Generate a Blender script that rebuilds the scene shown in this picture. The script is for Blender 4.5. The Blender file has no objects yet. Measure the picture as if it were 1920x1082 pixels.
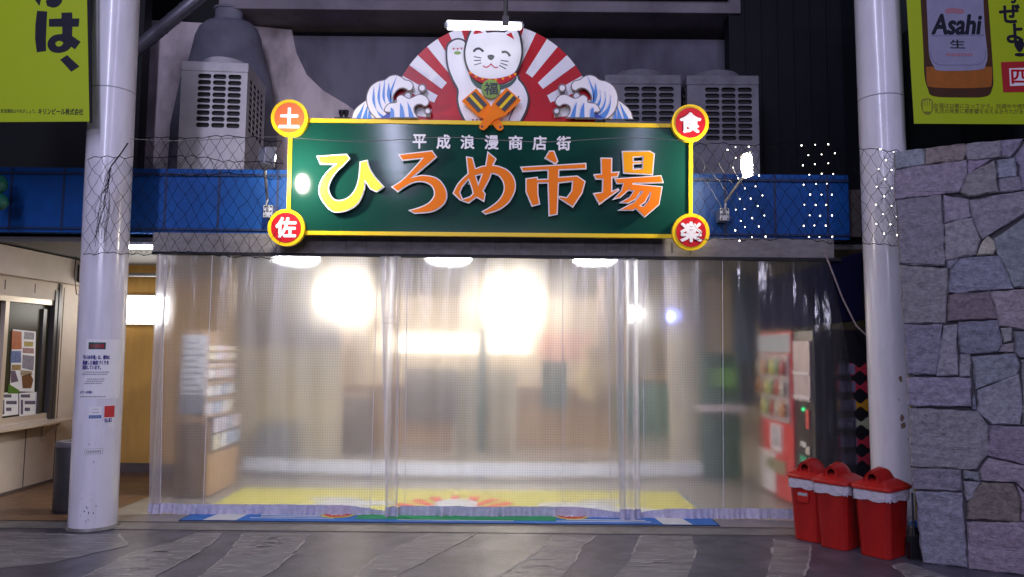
import bpy, math, random
from mathutils import Vector, Matrix
random.seed(7)
R = math.radians
SC = bpy.context.scene
COL = SC.collection

# ------------------------------------------------------------------ camera
FPX, CX, CY = 1390.0, 960.0, 541.0
CAMZ, TILT, ROLL = 1.6, R(4.75), R(0.55)
cam_d = bpy.data.cameras.new("Camera"); cam = bpy.data.objects.new("Camera", cam_d); COL.objects.link(cam)
cam_d.sensor_width = 36.0; cam_d.lens = FPX / 1920.0 * 36.0
cam_d.clip_start = 0.05; cam_d.clip_end = 300
fw = Vector((0, math.cos(TILT), math.sin(TILT))); up0 = Vector((0, -math.sin(TILT), math.cos(TILT))); rt0 = Vector((1, 0, 0))
rt = rt0 * math.cos(ROLL) + up0 * math.sin(ROLL); up = -rt0 * math.sin(ROLL) + up0 * math.cos(ROLL)
M = Matrix((rt, up, -fw)).transposed().to_4x4(); M.translation = Vector((0, 0, CAMZ))
cam.matrix_world = M
SC.camera = cam
CO = Vector((0, 0, CAMZ))

# ------------------------------------------------------------------ world, exposure, arcade lamps and fill
wd = bpy.data.worlds.new("World"); SC.world = wd; wd.use_nodes = True
bg = wd.node_tree.nodes["Background"]
bg.inputs[0].default_value = (0.42, 0.40, 0.75, 1); bg.inputs[1].default_value = 0.06
SC.view_settings.view_transform = 'Standard'; SC.view_settings.look = 'None'
SC.view_settings.exposure = 0.0; SC.view_settings.gamma = 1.0
cy = SC.cycles
cy.max_bounces = 8; cy.diffuse_bounces = 4; cy.glossy_bounces = 4; cy.transmission_bounces = 8; cy.transparent_max_bounces = 16
cy.sample_clamp_indirect = 4.0; cy.caustics_refractive = True; cy.caustics_reflective = False
cy.use_denoising = True

def area(name, loc, sx, sy, power, color, rot=(0, 0, 0)):
    l = bpy.data.lights.new(name, 'AREA'); l.shape = 'RECTANGLE'; l.size = sx; l.size_y = sy
    l.energy = power; l.color = color
    o = bpy.data.objects.new(name, l); COL.objects.link(o); o.location = loc; o.rotation_euler = rot
    return o
# the rows of tube lamps under the arcade roof, over the street where the photographer stands; the last row is added fill
area("arcade_and_fill_row", (-3.0, -2.6, 8.3), 0.25, 7.0, 570, (0.70, 0.70, 1.0), (R(42), 0, 0))
area("arcade_and_fill_row", (3.2, -2.8, 8.3), 0.25, 7.0, 195, (0.66, 0.62, 1.0), (R(42), 0, 0))

area("arcade_and_fill_row", (-1.0, -9.5, 4.4), 6.0, 0.25, 380, (0.76, 0.73, 1.0), (R(78), 0, 0))  # added fill row, low and facing the front, to brighten the valance

# ------------------------------------------------------------------ helpers
def ray(px, py):
    return (fw + rt * ((px - CX) / FPX) - up * ((py - CY) / FPX))
def W(px, py, Y):
    d = ray(px, py); return CO + d * (Y / d.y)
def G(px, py, z=0.0):
    d = ray(px, py); return CO + d * ((z - CAMZ) / d.z)
def RP(px, py, p, n):
    d = ray(px, py); return CO + d * ((p - CO).dot(n) / d.dot(n))
def WX(px, py, X):
    d = ray(px, py); return CO + d * (X / d.x)
def lin(c):
    c /= 255.0
    return c / 12.92 if c <= 0.04045 else ((c + 0.055) / 1.055) ** 2.4
def S(r, g, b): return (lin(r), lin(g), lin(b))

def mat(name, col, rough=0.5, metal=0.0, var=0.0, vscale=6.0, bump=0.0, bscale=40.0, spec=0.5, coat=0.0, stretch=(1, 1, 1), col2=None, thr=None):
    m = bpy.data.materials.new(name); m.use_nodes = True
    nt = m.node_tree; b = nt.nodes["Principled BSDF"]
    b.inputs["Base Color"].default_value = (*col, 1); b.inputs["Roughness"].default_value = rough
    b.inputs["Metallic"].default_value = metal; b.inputs["Specular IOR Level"].default_value = spec
    b.inputs["Coat Weight"].default_value = coat; b.inputs["Coat Roughness"].default_value = 0.12
    if var or bump:
        tc = nt.nodes.new("ShaderNodeTexCoord"); mp = nt.nodes.new("ShaderNodeMapping")
        mp.inputs["Scale"].default_value = stretch
        nt.links.new(tc.outputs["Object"], mp.inputs[0])
    if var:
        n = nt.nodes.new("ShaderNodeTexNoise"); n.inputs["Scale"].default_value = vscale; n.inputs["Detail"].default_value = 7
        n.inputs["Roughness"].default_value = 0.62
        nt.links.new(mp.outputs[0], n.inputs[0])
        rp = nt.nodes.new("ShaderNodeValToRGB")
        lo, hi = thr or (0.3, 0.72)
        rp.color_ramp.elements[0].position = lo; rp.color_ramp.elements[1].position = hi
        c2 = col2 or tuple(x * (1 - var) for x in col)
        rp.color_ramp.elements[0].color = (*c2, 1); rp.color_ramp.elements[1].color = (*col, 1)
        nt.links.new(n.outputs[0], rp.inputs[0]); nt.links.new(rp.outputs[0], b.inputs["Base Color"])
        ra = nt.nodes.new("ShaderNodeMapRange"); ra.inputs[3].default_value = min(1, rough + 0.12); ra.inputs[4].default_value = max(0.05, rough - 0.08)
        nt.links.new(n.outputs[0], ra.inputs[0]); nt.links.new(ra.outputs[0], b.inputs["Roughness"])
    if bump:
        n2 = nt.nodes.new("ShaderNodeTexNoise"); n2.inputs["Scale"].default_value = bscale; n2.inputs["Detail"].default_value = 6
        nt.links.new(mp.outputs[0], n2.inputs[0])
        bp = nt.nodes.new("ShaderNodeBump"); bp.inputs["Strength"].default_value = bump; bp.inputs["Distance"].default_value = 0.02
        nt.links.new(n2.outputs[0], bp.inputs["Height"]); nt.links.new(bp.outputs[0], b.inputs["Normal"])
    return m

def emit(name, col, strength, sample=True):
    m = bpy.data.materials.new(name); m.use_nodes = True
    nt = m.node_tree; nt.nodes.clear()
    e = nt.nodes.new("ShaderNodeEmission"); e.inputs[0].default_value = (*col, 1); e.inputs[1].default_value = strength
    o = nt.nodes.new("ShaderNodeOutputMaterial"); nt.links.new(e.outputs[0], o.inputs[0])
    if not sample: m.cycles.emission_sampling = 'NONE'
    return m

class MB:
    def __init__(s): s.v = []; s.f = []
    def add(s, vs, fs):
        o = len(s.v); s.v += [Vector(v) for v in vs]; s.f += [tuple(i + o for i in f) for f in fs]; return s
    def box(s, x0, x1, y0, y1, z0, z1, mtx=None):
        vs = [Vector((x, y, z)) for z in (z0, z1) for y in (y0, y1) for x in (x0, x1)]
        if mtx: vs = [mtx @ v for v in vs]
        return s.add(vs, [(0, 2, 3, 1), (4, 5, 7, 6), (0, 1, 5, 4), (2, 6, 7, 3), (0, 4, 6, 2), (1, 3, 7, 5)])
    def frustum(s, a, b):           # two quads of 4 points, bottom and top
        return s.add(list(a) + list(b), [(3, 2, 1, 0), (4, 5, 6, 7)] + [(i, (i + 1) % 4, (i + 1) % 4 + 4, i + 4) for i in range(4)])
    def quad(s, a, b, c, d): return s.add([a, b, c, d], [(0, 1, 2, 3)])
    def tube(s, pts, r, n=8, cap=True):
        pts = [Vector(p) for p in pts]; rs = r if isinstance(r, (list, tuple)) else [r] * len(pts)
        vs = []; m = len(pts)
        for i, p in enumerate(pts):
            t = (pts[min(i + 1, m - 1)] - pts[max(i - 1, 0)]).normalized()
            a = Vector((0, 0, 1)) if abs(t.z) < 0.9 else Vector((1, 0, 0))
            u = t.cross(a).normalized(); w = t.cross(u)
            vs += [p + (u * math.cos(2 * math.pi * k / n) + w * math.sin(2 * math.pi * k / n)) * rs[i] for k in range(n)]
        fs = [(i * n + k, i * n + (k + 1) % n, (i + 1) * n + (k + 1) % n, (i + 1) * n + k) for i in range(m - 1) for k in range(n)]
        if cap: fs += [tuple(range(n - 1, -1, -1)), tuple((m - 1) * n + k for k in range(n))]
        return s.add(vs, fs)
    def lathe(s, prof, c=(0, 0, 0), n=32, sx=1, sy=1):     # prof: (r, z)
        c = Vector(c); vs = []
        for r, z in prof: vs += [c + Vector((r * sx * math.cos(2 * math.pi * k / n), r * sy * math.sin(2 * math.pi * k / n), z)) for k in range(n)]
        fs = [(i * n + k, i * n + (k + 1) % n, (i + 1) * n + (k + 1) % n, (i + 1) * n + k) for i in range(len(prof) - 1) for k in range(n)]
        return s.add(vs, fs)
    def sphere(s, c, r, n=12, m=8, sq=(1, 1, 1)):
        c = Vector(c); vs = []; fs = []
        for i in range(m + 1):
            t = math.pi * i / m
            vs += [c + Vector((r * sq[0] * math.sin(t) * math.cos(2 * math.pi * k / n), r * sq[1] * math.sin(t) * math.sin(2 * math.pi * k / n), r * sq[2] * math.cos(t))) for k in range(n)]
        fs = [(i * n + k, (i + 1) * n + k, (i + 1) * n + (k + 1) % n, i * n + (k + 1) % n) for i in range(m) for k in range(n)]
        return s.add(vs, fs)
    def prism(s, poly, d):          # 3-D polygon extruded by vector d
        n = len(poly); a = [Vector(p) for p in poly]; b = [p + Vector(d) for p in a]
        return s.add(a + b, [tuple(range(n)), tuple(range(2 * n - 1, n - 1, -1))] + [(i, i + n, (i + 1) % n + n, (i + 1) % n) for i in range(n)])

def wloc(o):
    p = Vector((0, 0, 0))
    while o: p += o.location; o = o.parent
    return p

def obj(name, mb, m, parent=None, smooth=False, bevel=0.0, seg=2, kind=None, mats=None, fmat=None):
    """links one mesh object; vertices are given in world coordinates"""
    me = bpy.data.meshes.new(name)
    off = wloc(parent) if parent else None
    if parent is None:
        xs = [v.x for v in mb.v]; ys = [v.y for v in mb.v]; zs = [v.z for v in mb.v]
        off = Vector(((min(xs) + max(xs)) / 2, (min(ys) + max(ys)) / 2, min(zs)))
    me.from_pydata([v - off for v in mb.v], [], mb.f); me.update()
    if mats:
        for q in mats: me.materials.append(q)
        for p, k in zip(me.polygons, fmat): p.material_index = k
    else: me.materials.append(m)
    if smooth:
        me.shade_smooth()
        me.set_sharp_from_angle(angle=R(40))
    o = bpy.data.objects.new(name, me); COL.objects.link(o)
    if parent: o.parent = parent
    else: o.location = off
    if bevel:
        bv = o.modifiers.new("bevel", 'BEVEL'); bv.width = bevel; bv.segments = seg; bv.limit_method = 'ANGLE'; bv.angle_limit = R(40)
    if kind: o["kind"] = kind
    return o

def tag(o, label, cat, group=None):
    o["label"] = label; o["category"] = cat
    if group: o["group"] = group
    return o
def thing(name, label, cat, loc=(0, 0, 0), group=None):
    o = bpy.data.objects.new(name, None); COL.objects.link(o); o.location = loc
    o.empty_display_size = 0.1
    return tag(o, label, cat, group)
def dup(root, loc, rz, label, scale=None):
    def cp(o, par):
        c = o.copy(); COL.objects.link(c)
        if par: c.parent = par
        for ch in list(o.children): cp(ch, c)
        return c
    r = cp(root, None); r.location = loc; r.rotation_euler = (0, 0, rz)
    if scale: r.scale = scale
    r["label"] = label
    return r

# ---- traced flat shapes and lettering, made with 2-D curves then turned into meshes
def crv(pts, closed=True, sub=5):
    """Catmull-Rom through (x, y) points; a third value 1 marks a sharp corner"""
    n = len(pts); out = []
    for i in range(n if closed else n - 1):
        p0, p1, p2, p3 = pts[(i - 1) % n], pts[i], pts[(i + 1) % n], pts[(i + 2) % n]
        if not closed:
            if i == 0: p0 = p1
            if i == n - 2: p3 = p2
        if len(p1) > 2: p0 = p1
        if len(p2) > 2: p3 = p2
        if len(p1) > 2 and len(p2) > 2: out.append((p1[0], p1[1])); continue
        for k in range(sub):
            t = k / sub; t2 = t * t; t3 = t2 * t
            out.append(tuple(0.5 * (2 * p1[j] + (p2[j] - p0[j]) * t + (2 * p0[j] - 5 * p1[j] + 4 * p2[j] - p3[j]) * t2 + (3 * p1[j] - p0[j] - 3 * p2[j] + p3[j]) * t3) for j in (0, 1)))
    if not closed: out.append((pts[-1][0], pts[-1][1]))
    return out
def circ(c, r, n=32, ry=None):
    ry = ry or r
    return [(c[0] + r * math.cos(2 * math.pi * k / n), c[1] + ry * math.sin(2 * math.pi * k / n)) for k in range(n)]
def rrect(x0, y0, x1, y1, r, n=5):
    out = []
    for cx, cy, a in ((x1 - r, y1 - r, 0), (x0 + r, y1 - r, 90), (x0 + r, y0 + r, 180), (x1 - r, y0 + r, 270)):
        out += [(cx + r * math.cos(R(a + 90 * k / n)), cy + r * math.sin(R(a + 90 * k / n))) for k in range(n + 1)]
    return out
def stroke(pts, w):
    """a polyline drawn with a pen of width w, as one polygon"""
    n = len(pts); L = []; Rr = []
    for i, p in enumerate(pts):
        a = pts[max(i - 1, 0)]; b = pts[min(i + 1, n - 1)]
        dx, dy = b[0] - a[0], b[1] - a[1]; l = math.hypot(dx, dy) or 1
        L.append((p[0] - dy / l * w / 2, p[1] + dx / l * w / 2)); Rr.append((p[0] + dy / l * w / 2, p[1] - dx / l * w / 2))
    return L + Rr[::-1]
def fill(polys, thick, offset=0.0):
    cu = bpy.data.curves.new("c", 'CURVE'); cu.dimensions = '2D'; cu.fill_mode = 'BOTH'; cu.extrude = thick / 2; cu.offset = offset
    for p in polys:
        sp = cu.splines.new('POLY'); sp.points.add(len(p) - 1); sp.use_cyclic_u = True
        for q, a in zip(sp.points, p): q.co = (a[0], a[1], 0, 1)
    ob = bpy.data.objects.new("c", cu)
    me = bpy.data.meshes.new_from_object(ob)
    vs = [v.co.copy() for v in me.vertices]; fs = [tuple(p.vertices) for p in me.polygons]
    bpy.data.objects.remove(ob); bpy.data.curves.remove(cu); bpy.data.meshes.remove(me)
    return vs, fs
def text2d(s, thick=0.004, bold=0.0):
    cu = bpy.data.curves.new("t", 'FONT'); cu.body = s; cu.size = 1.0; cu.extrude = 0.0; cu.offset = bold; cu.resolution_u = 3
    ob = bpy.data.objects.new("t", cu)
    me = bpy.data.meshes.new_from_object(ob)
    vs = [v.co.copy() for v in me.vertices]; fs = [tuple(p.vertices) for p in me.polygons]
    bpy.data.objects.remove(ob); bpy.data.curves.remove(cu); bpy.data.meshes.remove(me)
    return vs, fs
def textbox(s, x0, y0, x1, y1, bold=0.0):
    """letters fitted into a rectangle of the local plane (x right, y up)"""
    vs, fs = text2d(s)
    ax, bx = min(v.x for v in vs), max(v.x for v in vs); ay, by = min(v.y for v in vs), max(v.y for v in vs)
    vs = [Vector((x0 + (v.x - ax) / (bx - ax) * (x1 - x0), y0 + (v.y - ay) / (by - ay) * (y1 - y0), 0)) for v in vs]
    if not bold: return vs, fs
    k = bold * (y1 - y0); ov = []; of = []        # heavier strokes: copies shifted a little, each a hair further out
    for i, (dx, dy) in enumerate(((0, 0), (1, 0), (-1, 0), (0, 1), (0, -1), (.7, .7), (-.7, .7), (.7, -.7), (-.7, -.7))):
        o = len(ov); ov += [Vector((v.x + dx * k, v.y + dy * k, i * .00012)) for v in vs]; of += [tuple(j + o for j in f) for f in fs]
    return ov, of

class Plane:
    """a flat surface in the place: point o, unit axes ex (right) and ez (up), outward normal n"""
    def __init__(s, o, ex, ez): s.o = Vector(o); s.ex = Vector(ex).normalized(); s.ez = Vector(ez).normalized(); s.n = s.ex.cross(s.ez)
    def loc(s, px, py):
        p = RP(px, py, s.o, s.n) - s.o; return (p.dot(s.ex), p.dot(s.ez))
    def out(s, x, y, d=0.0): return s.o + s.ex * x + s.ez * y + s.n * d
    def shape(s, mb, polys, d0, thick, offset=0.0, conv=None):
        """polys in photograph pixels (or what conv turns into pixels), raised from d0 to d0+thick off the plane"""
        cv = conv or (lambda q: q)
        vs, fs = fill([[s.loc(*cv(q)) for q in p] for p in polys], thick, offset)
        mb.add([s.out(v.x, v.y, d0 + thick / 2 + v.z) for v in vs], fs); return mb
    def text(s, mb, t, px0, py0, px1, py1, d, bold=0.0, shear=0.0):
        a = s.loc(px0, py1); b = s.loc(px1, py0)
        vs, fs = textbox(t, a[0], a[1], b[0], b[1], bold)
        mb.add([s.out(v.x + (v.y - a[1]) * shear, v.y, d + v.z) for v in vs], fs); return mb

def Z(x0, y0, sc):
    return lambda q: (x0 + q[0] / sc, y0 + q[1] / sc)

# ------------------------------------------------------------------ materials
m_pave = mat("slate paving", (0.098, 0.094, 0.124), 0.36, var=0.6, vscale=3.2, bump=0.12, bscale=30)
m_band = mat("pale slate bands", (0.215, 0.205, 0.215), 0.38, var=0.55, vscale=5, bump=0.12, bscale=40, stretch=(0.6, 1.6, 1))
m_vein = mat("pale worn edges", (0.46, 0.43, 0.41), 0.45, var=0.6, vscale=14)
m_thr = mat("threshold stone", (0.20, 0.19, 0.18), 0.38, var=0.5, vscale=5, bump=0.05)
m_hfloor = mat("hall floor vinyl", (0.26, 0.23, 0.20), 0.32, var=0.25, vscale=4)
m_bfloor = mat("brown booth floor", (0.16, 0.085, 0.045), 0.35, var=0.4, vscale=5)
m_col = mat("lavender white column paint", (0.74, 0.72, 0.78), 0.24, var=0.24, vscale=4, bump=0.03, bscale=6, coat=0.35, stretch=(2.2, 2.2, .35), thr=(.22, .55))
m_blue = mat("blue fascia panels", (0.006, 0.082, 0.33), 0.42, spec=.3, var=0.3, vscale=3, bump=0.02)
m_bluel = mat("dark blue seams", (0.008, 0.025, 0.09), 0.5)
m_bwall = mat("stained white wall", (0.66, 0.56, 0.57), 0.8, var=0.62, vscale=1.15, bump=0.15, bscale=14, stretch=(1, 1, 0.5), thr=(0.36, 0.58))
m_shadewall = mat("stained plaster with painted shade", (0.165, 0.155, 0.20), 0.8, var=0.6, vscale=1.3, bump=0.15, bscale=14, stretch=(1, 1, 0.45), thr=(0.34, 0.62))  # stained wall with the shade beside the crest painted into its colour
m_dark = mat("dark cladding", (0.006, 0.008, 0.013), 0.6, var=0.3, vscale=3, spec=.3)
m_darkg = mat("dark green cladding", (0.014, 0.026, 0.024), 0.6)
m_black = mat("black", (0.006, 0.006, 0.008), 0.6)
m_blackp = mat("black plastic", (0.015, 0.015, 0.018), 0.4)
m_beam = mat("concrete beam", (0.30, 0.26, 0.29), 0.8, var=0.4, vscale=2, bump=0.1)
m_val = mat("grey valance sheeting", (0.26, 0.24, 0.235), 0.5, var=0.45, vscale=7, bump=0.15, bscale=14, stretch=(1, 1, 2))
m_green = mat("sign green", (0.006, 0.050, 0.036), 0.12, spec=0.22)
m_yel = mat("sign yellow", (0.85, 0.58, 0.01), 0.3, spec=.25)
m_white = mat("sign white", (0.80, 0.78, 0.80), 0.35)
m_red = mat("sign red", (0.52, 0.010, 0.018), 0.3, var=0.1, spec=.25)
m_orange = mat("sign orange", (0.90, 0.215, 0.012), 0.4, spec=.08)
m_amber = mat("sign amber", (0.90, 0.38, 0.01), 0.4, spec=.08)
m_lyel = mat("sign lemon", (0.86, 0.80, 0.01), 0.35)
m_redlit = mat("sign red overlit", (0.74, 0.13, 0.018), 0.35)  # roundel red with the lamp's overexposure painted in as orange
m_ink = mat("sign black", (0.008, 0.008, 0.012), 0.35)
m_wblue = mat("wave blue", (0.055, 0.22, 0.60), 0.35)
m_wnavy = mat("wave navy", (0.012, 0.03, 0.30), 0.35)
m_wgrey = mat("wave outline grey", (0.16, 0.13, 0.13), 0.4)
m_bell = mat("bell green", (0.17, 0.30, 0.02), 0.35)
m_bib = mat("bib green", (0.01, 0.07, 0.05), 0.35)
m_pinkr = mat("mouth red", (0.50, 0.02, 0.05), 0.4)
m_zinc = mat("galvanised steel", (0.45, 0.47, 0.52), 0.4, metal=0.5, var=0.25, vscale=12)
m_ac = mat("air conditioner ivory paint", (0.60, 0.57, 0.59), 0.5, var=0.28, vscale=3.5, bump=0.03)
m_acg = mat("grimy air conditioner paint", (0.26, 0.25, 0.28), 0.6, var=0.5, vscale=4, bump=0.05)
m_duct = mat("silver duct", (0.25, 0.24, 0.29), 0.35, metal=0.6, var=0.3, vscale=8)
m_banner = mat("yellow green banner vinyl", (0.40, 0.52, 0.008), 0.45, var=0.07, vscale=2, bump=0.02, bscale=3)
m_bink = mat("banner ink", (0.006, 0.006, 0.018), 0.5)
m_cream = mat("cream siding", (0.62, 0.53, 0.45), 0.6, var=0.14, vscale=3, bump=0.03)
m_alu = mat("window aluminium", (0.55, 0.46, 0.36), 0.35, metal=0.25)
m_dkalu = mat("dark aluminium", (0.06, 0.055, 0.055), 0.4, metal=0.3)
m_tan = mat("tan sheet", (0.58, 0.33, 0.08), 0.38, var=0.25, vscale=2.5, stretch=(3, 1, 0.5), bump=0.03, bscale=6)
m_soff = mat("brown soffit", (0.10, 0.08, 0.075), 0.7, var=0.25)
m_hall = mat("hall wall warm", (0.54, 0.46, 0.35), 0.6, var=0.2, vscale=2)
m_hceil = mat("hall ceiling grey", (0.13, 0.125, 0.125), 0.6)
m_binred = mat("red bin plastic", (0.50, 0.016, 0.012), 0.38, var=0.38, vscale=7, bump=0.06, bscale=45, stretch=(1, 1, .4))
m_binin = mat("bin opening dark red", (0.10, 0.006, 0.008), 0.6)
m_bag = mat("white bin bag", (0.62, 0.58, 0.66), 0.35, var=0.25, vscale=24, bump=0.6, bscale=28)
m_gbin = mat("grey metal bin", (0.055, 0.052, 0.056), 0.45, metal=0.35, var=0.2)
m_hem = mat("lavender curtain hem", (0.55, 0.53, 0.68), 0.4, var=0.3, vscale=26, bump=0.3, bscale=30)
m_wood = mat("rack wood", (0.26, 0.16, 0.085), 0.5, var=0.25, vscale=5, stretch=(1, 1, 0.2))
m_woodl = mat("rack light wood", (0.48, 0.30, 0.15), 0.5, var=0.2, vscale=5)
m_paper = mat("white paper", (0.80, 0.79, 0.80), 0.6, var=0.05)
m_greyp = mat("grey print", (0.30, 0.30, 0.33), 0.6)
m_navy = mat("navy print", (0.03, 0.02, 0.20), 0.5)
m_mblue = mat("mat blue", (0.03, 0.15, 0.48), 0.75, bump=0.3, bscale=300, var=0.15)
m_mwhite = mat("mat white", (0.66, 0.66, 0.66), 0.8, bump=0.3, bscale=300, var=0.15)
m_myel = mat("mat yellow", (0.56, 0.50, 0.10), 0.8, bump=0.3, bscale=300, var=0.15)
m_mgreen = mat("mat green", (0.01, 0.22, 0.08), 0.8, bump=0.3, bscale=300)
m_mred = mat("mat red", (0.50, 0.03, 0.03), 0.8, bump=0.3, bscale=300)
m_mdark = mat("mat edging", (0.01, 0.03, 0.10), 0.8)
m_vred = mat("vending red", (0.55, 0.02, 0.02), 0.28, coat=0.3)
m_vwhite = mat("vending white", (0.62, 0.55, 0.55), 0.3)
m_vblack = mat("vending black", (0.012, 0.011, 0.014), 0.3)
m_net = mat("net cord", (0.004, 0.004, 0.006), 0.7, spec=.1)
m_navycl = mat("navy awning cloth", (0.008, 0.008, 0.030), 0.9, spec=0.02)
m_pole = mat("broom yellow brown", (0.22, 0.17, 0.02), 0.4)
m_bluepl = mat("blue plastic", (0.02, 0.12, 0.40), 0.4)
m_gball = mat("green paper ball", (0.0, 0.09, 0.055), 0.5)

def glass_dark():
    m = mat("dark window glass", (0.05, 0.046, 0.026), 0.3, spec=.12); return m
m_glass = glass_dark()

# ------------------------------------------------------------------ ground
g = MB(); g.quad((-40, -30, 0), (40, -30, 0), (40, 60, 0), (-40, 60, 0)); obj("ground", g, m_pave, kind="structure")
YTH = G(960, 1000).y
Yin = G(700, 984).y
g = MB(); g.quad((-9, YTH, .004), (9, YTH, .004), (9, Yin, .004), (-9, Yin, .004)); obj("threshold_pavement", g, m_thr, kind="structure")
g = MB(); g.quad((-3.85, Yin, .004), (6, Yin, .004), (6, 22, .004), (-3.85, 22, .004)); obj("hall_floor", g, m_hfloor, kind="structure")
g = MB(); g.quad((-9, Yin, .004), (-3.85, Yin, .004), (-3.85, 10, .004), (-9, 10, .004)); obj("booth_floor", g, m_bfloor, kind="structure")
# pale slate bands laid in the paving
z5 = Z(270, 740, 3.165); z6 = Z(700, 740, 3.164); z7 = Z(1150, 740, 3.165)
bands = [
    (z7, [(165, 838), (465, 838), (485, 920), (480, 980), (440, 1082), (380, 1200), (-110, 1200), (10, 1082), (100, 980)]),
    (z7, [(950, 860), (1175, 893), (1160, 1000), (1135, 1082), (1100, 1200), (880, 1200), (910, 1082), (945, 950)]),
    (z6, [(1070, 835), (1320, 838), (1245, 900), (1190, 1000), (1120, 1082), (1040, 1200), (600, 1200), (750, 1082), (960, 940), (1020, 895)]),
    (z6, [(345, 825), (610, 825), (400, 940), (200, 1040), (130, 1082), (-60, 1200), (-300, 1200), (-120, 1082), (0, 980), (180, 890)]),
    (z5, [(590, 825), (985, 825), (900, 930), (780, 1040), (700, 1082), (560, 1200), (160, 1200), (330, 1082), (480, 965), (575, 850)]),
    (z5, [(300, 825), (470, 825), (380, 900), (240, 985), (60, 1082), (-140, 1200), (-600, 1200), (-360, 1082), (-50, 930), (180, 880)]),
    (Z(0, 0, 1), [(-60, 995), (120, 1002), (222, 1002), (240, 1024), (165, 1040), (100, 1056), (0, 1066), (-90, 1070)]),
    (Z(0, 0, 1), [(1672, 1062), (1702, 1057), (1800, 1090), (1830, 1110), (1740, 1110)]),
]
g = MB(); ve = MB(); rnd = random.Random(3)
for bi, (cv, pl) in enumerate(bands):
    pts = [G(*cv(q)) for q in pl]
    vs, fs = fill([[(p.x, p.y) for p in pts]], .0012)
    g.add([(v.x, v.y, v.z + .0008 + .0003 * bi) for v in vs], fs)
    n = len(pl)
    for i in range(n):      # worn pale edges in broken runs
        a = Vector((pts[i].x, pts[i].y)); b = Vector((pts[(i + 1) % n].x, pts[(i + 1) % n].y))
        L = (b - a).length; t = 0.0
        while t < L:
            l = rnd.uniform(.08, .3)
            if rnd.random() < 0.6:
                k = 4; pp = [a.lerp(b, min(1, (t + l * j / k) / L)) + Vector((rnd.uniform(-.008, .008), rnd.uniform(-.008, .008))) for j in range(k + 1)]
                q = stroke([(p.x, p.y) for p in pp], rnd.uniform(.010, .022))
                ve.add([(x, y, .0044) for x, y in q], [(j, j + 1, 2 * k - j, 2 * k + 1 - j) for j in range(k)])
            t += l
    xs = [p.x for p in pts]; ys = [p.y for p in pts]
    for _ in range(80):     # scuffs across the bands
        x = rnd.uniform(min(xs), max(xs)); y = rnd.uniform(max(min(ys), 5.2), max(ys)); l = rnd.uniform(.05, .28)
        def inside(px, py):
            c = False
            for i in range(n):
                a, b = pts[i], pts[i - 1]
                if (a.y > py) != (b.y > py) and px < (b.x - a.x) * (py - a.y) / (b.y - a.y) + a.x: c = not c
            return c
        if not (inside(x, y) and inside(x + l, y)): continue
        k = 5; pp = [(x + l * j / k, y + rnd.uniform(-.012, .012)) for j in range(k + 1)]
        q = stroke(pp, rnd.uniform(.006, .024))
        ve.add([(u, w, .0044) for u, w in q], [(j, j + 1, 2 * k - j, 2 * k + 1 - j) for j in range(k)])
obj("paving_bands", g, m_band, kind="structure")
obj("paving_scuffs", ve, m_vein, kind="structure")
# dark joint in front of the mat
g = MB(); g.quad((-9, Yin - .012, .009), (9, Yin - .012, .009), (9, Yin + .006, .009), (-9, Yin + .006, .009)); obj("floor_joint", g, m_dark, kind="structure")

# ------------------------------------------------------------------ the market building
YF = G(700, 967).y + .10                      # face of the blue fascia
bld = thing("market_building", "market hall front with blue fascia, grey valance and stained upper wall", "building", (0, 9, 0))
zf0 = W(900, 443, YF).z; zf1 = W(900, 322, YF).z
b = MB(); b.box(-9, W(1592, 400, YF).x, YF, YF + .12, zf0, zf1); fas = obj("fascia", b, m_blue, bld)
b = MB()
for px in (-60, 20, 118, 216, 310, 410, 520, 640, 760, 880, 1000, 1120, 1240, 1360, 1453, 1552):
    x = W(px, 380, YF).x; b.box(x - .012, x + .012, YF - .004, YF + .02, zf0 + .01, zf1 - .005)
xr = W(1592, 400, YF).x
b.box(-9, xr, YF - .022, YF - .007, zf1 - .075, zf1 - .05); b.box(-9, xr, YF - .02, YF - .007, zf0 + .03, zf0 + .05)
obj("seam", b, m_bluel, fas)
# terrace slab, roof parts, upper wall
zt = zf1 - .12
b = MB(); b.box(-9, 6.5, YF + .121, 11.6, zf0 + .05, zt); obj("terrace_slab", b, m_soff, bld)
YW = 10.2
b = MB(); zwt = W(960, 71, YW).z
b.box(W(540, 0, YW).x, W(1366, 71, YW).x, YW, YW + .3, zt, zwt); obj("painted_shade_wall", b, m_shadewall, bld)  # shadow on the wall is painted in as darker plaster
b = MB(); pw = [(235, 420), (235, 35), (470, 48), (547, 56), (556, 100), (575, 140), (606, 170), (650, 196), (690, 226), (700, 420)]  # pale piece, its curved edge traces the painted shadow
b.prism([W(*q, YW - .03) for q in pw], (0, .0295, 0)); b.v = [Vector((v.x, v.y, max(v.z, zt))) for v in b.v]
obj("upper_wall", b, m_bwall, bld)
b = MB(); b.box(-9, 9, YW + 1.2, YW + 1.5, zt, 9); obj("recess_wall", b, m_black, bld)
b = MB(); zb = W(960, 24, YW - .5).z
b.box(W(440, 0, YW).x, W(1366, 0, YW).x, YW - .55, YW + 1.1, zb, zb + .6); obj("roof_beam", b, m_beam, bld, bevel=.01)
b = MB(); b.box(W(640, 0, YW - .6).x, W(1366, 0, YW - .6).x, YW - .62, YW - .551, zb + .16, zb + .2); obj("gutter", b, m_dark, bld)
for x0, y0, x1, y1 in ((772, 24, 786, 72), (1056, 28, 1064, 74), (640, 22, 632, 70), (1225, 28, 1232, 76)):
    b = MB(); b.tube([W(x0, y0 - 8, YW + .6), W(x1, y1 + 8, YW + .6)], .03, 8); obj("roof_strut", b, m_duct, bld)
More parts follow.
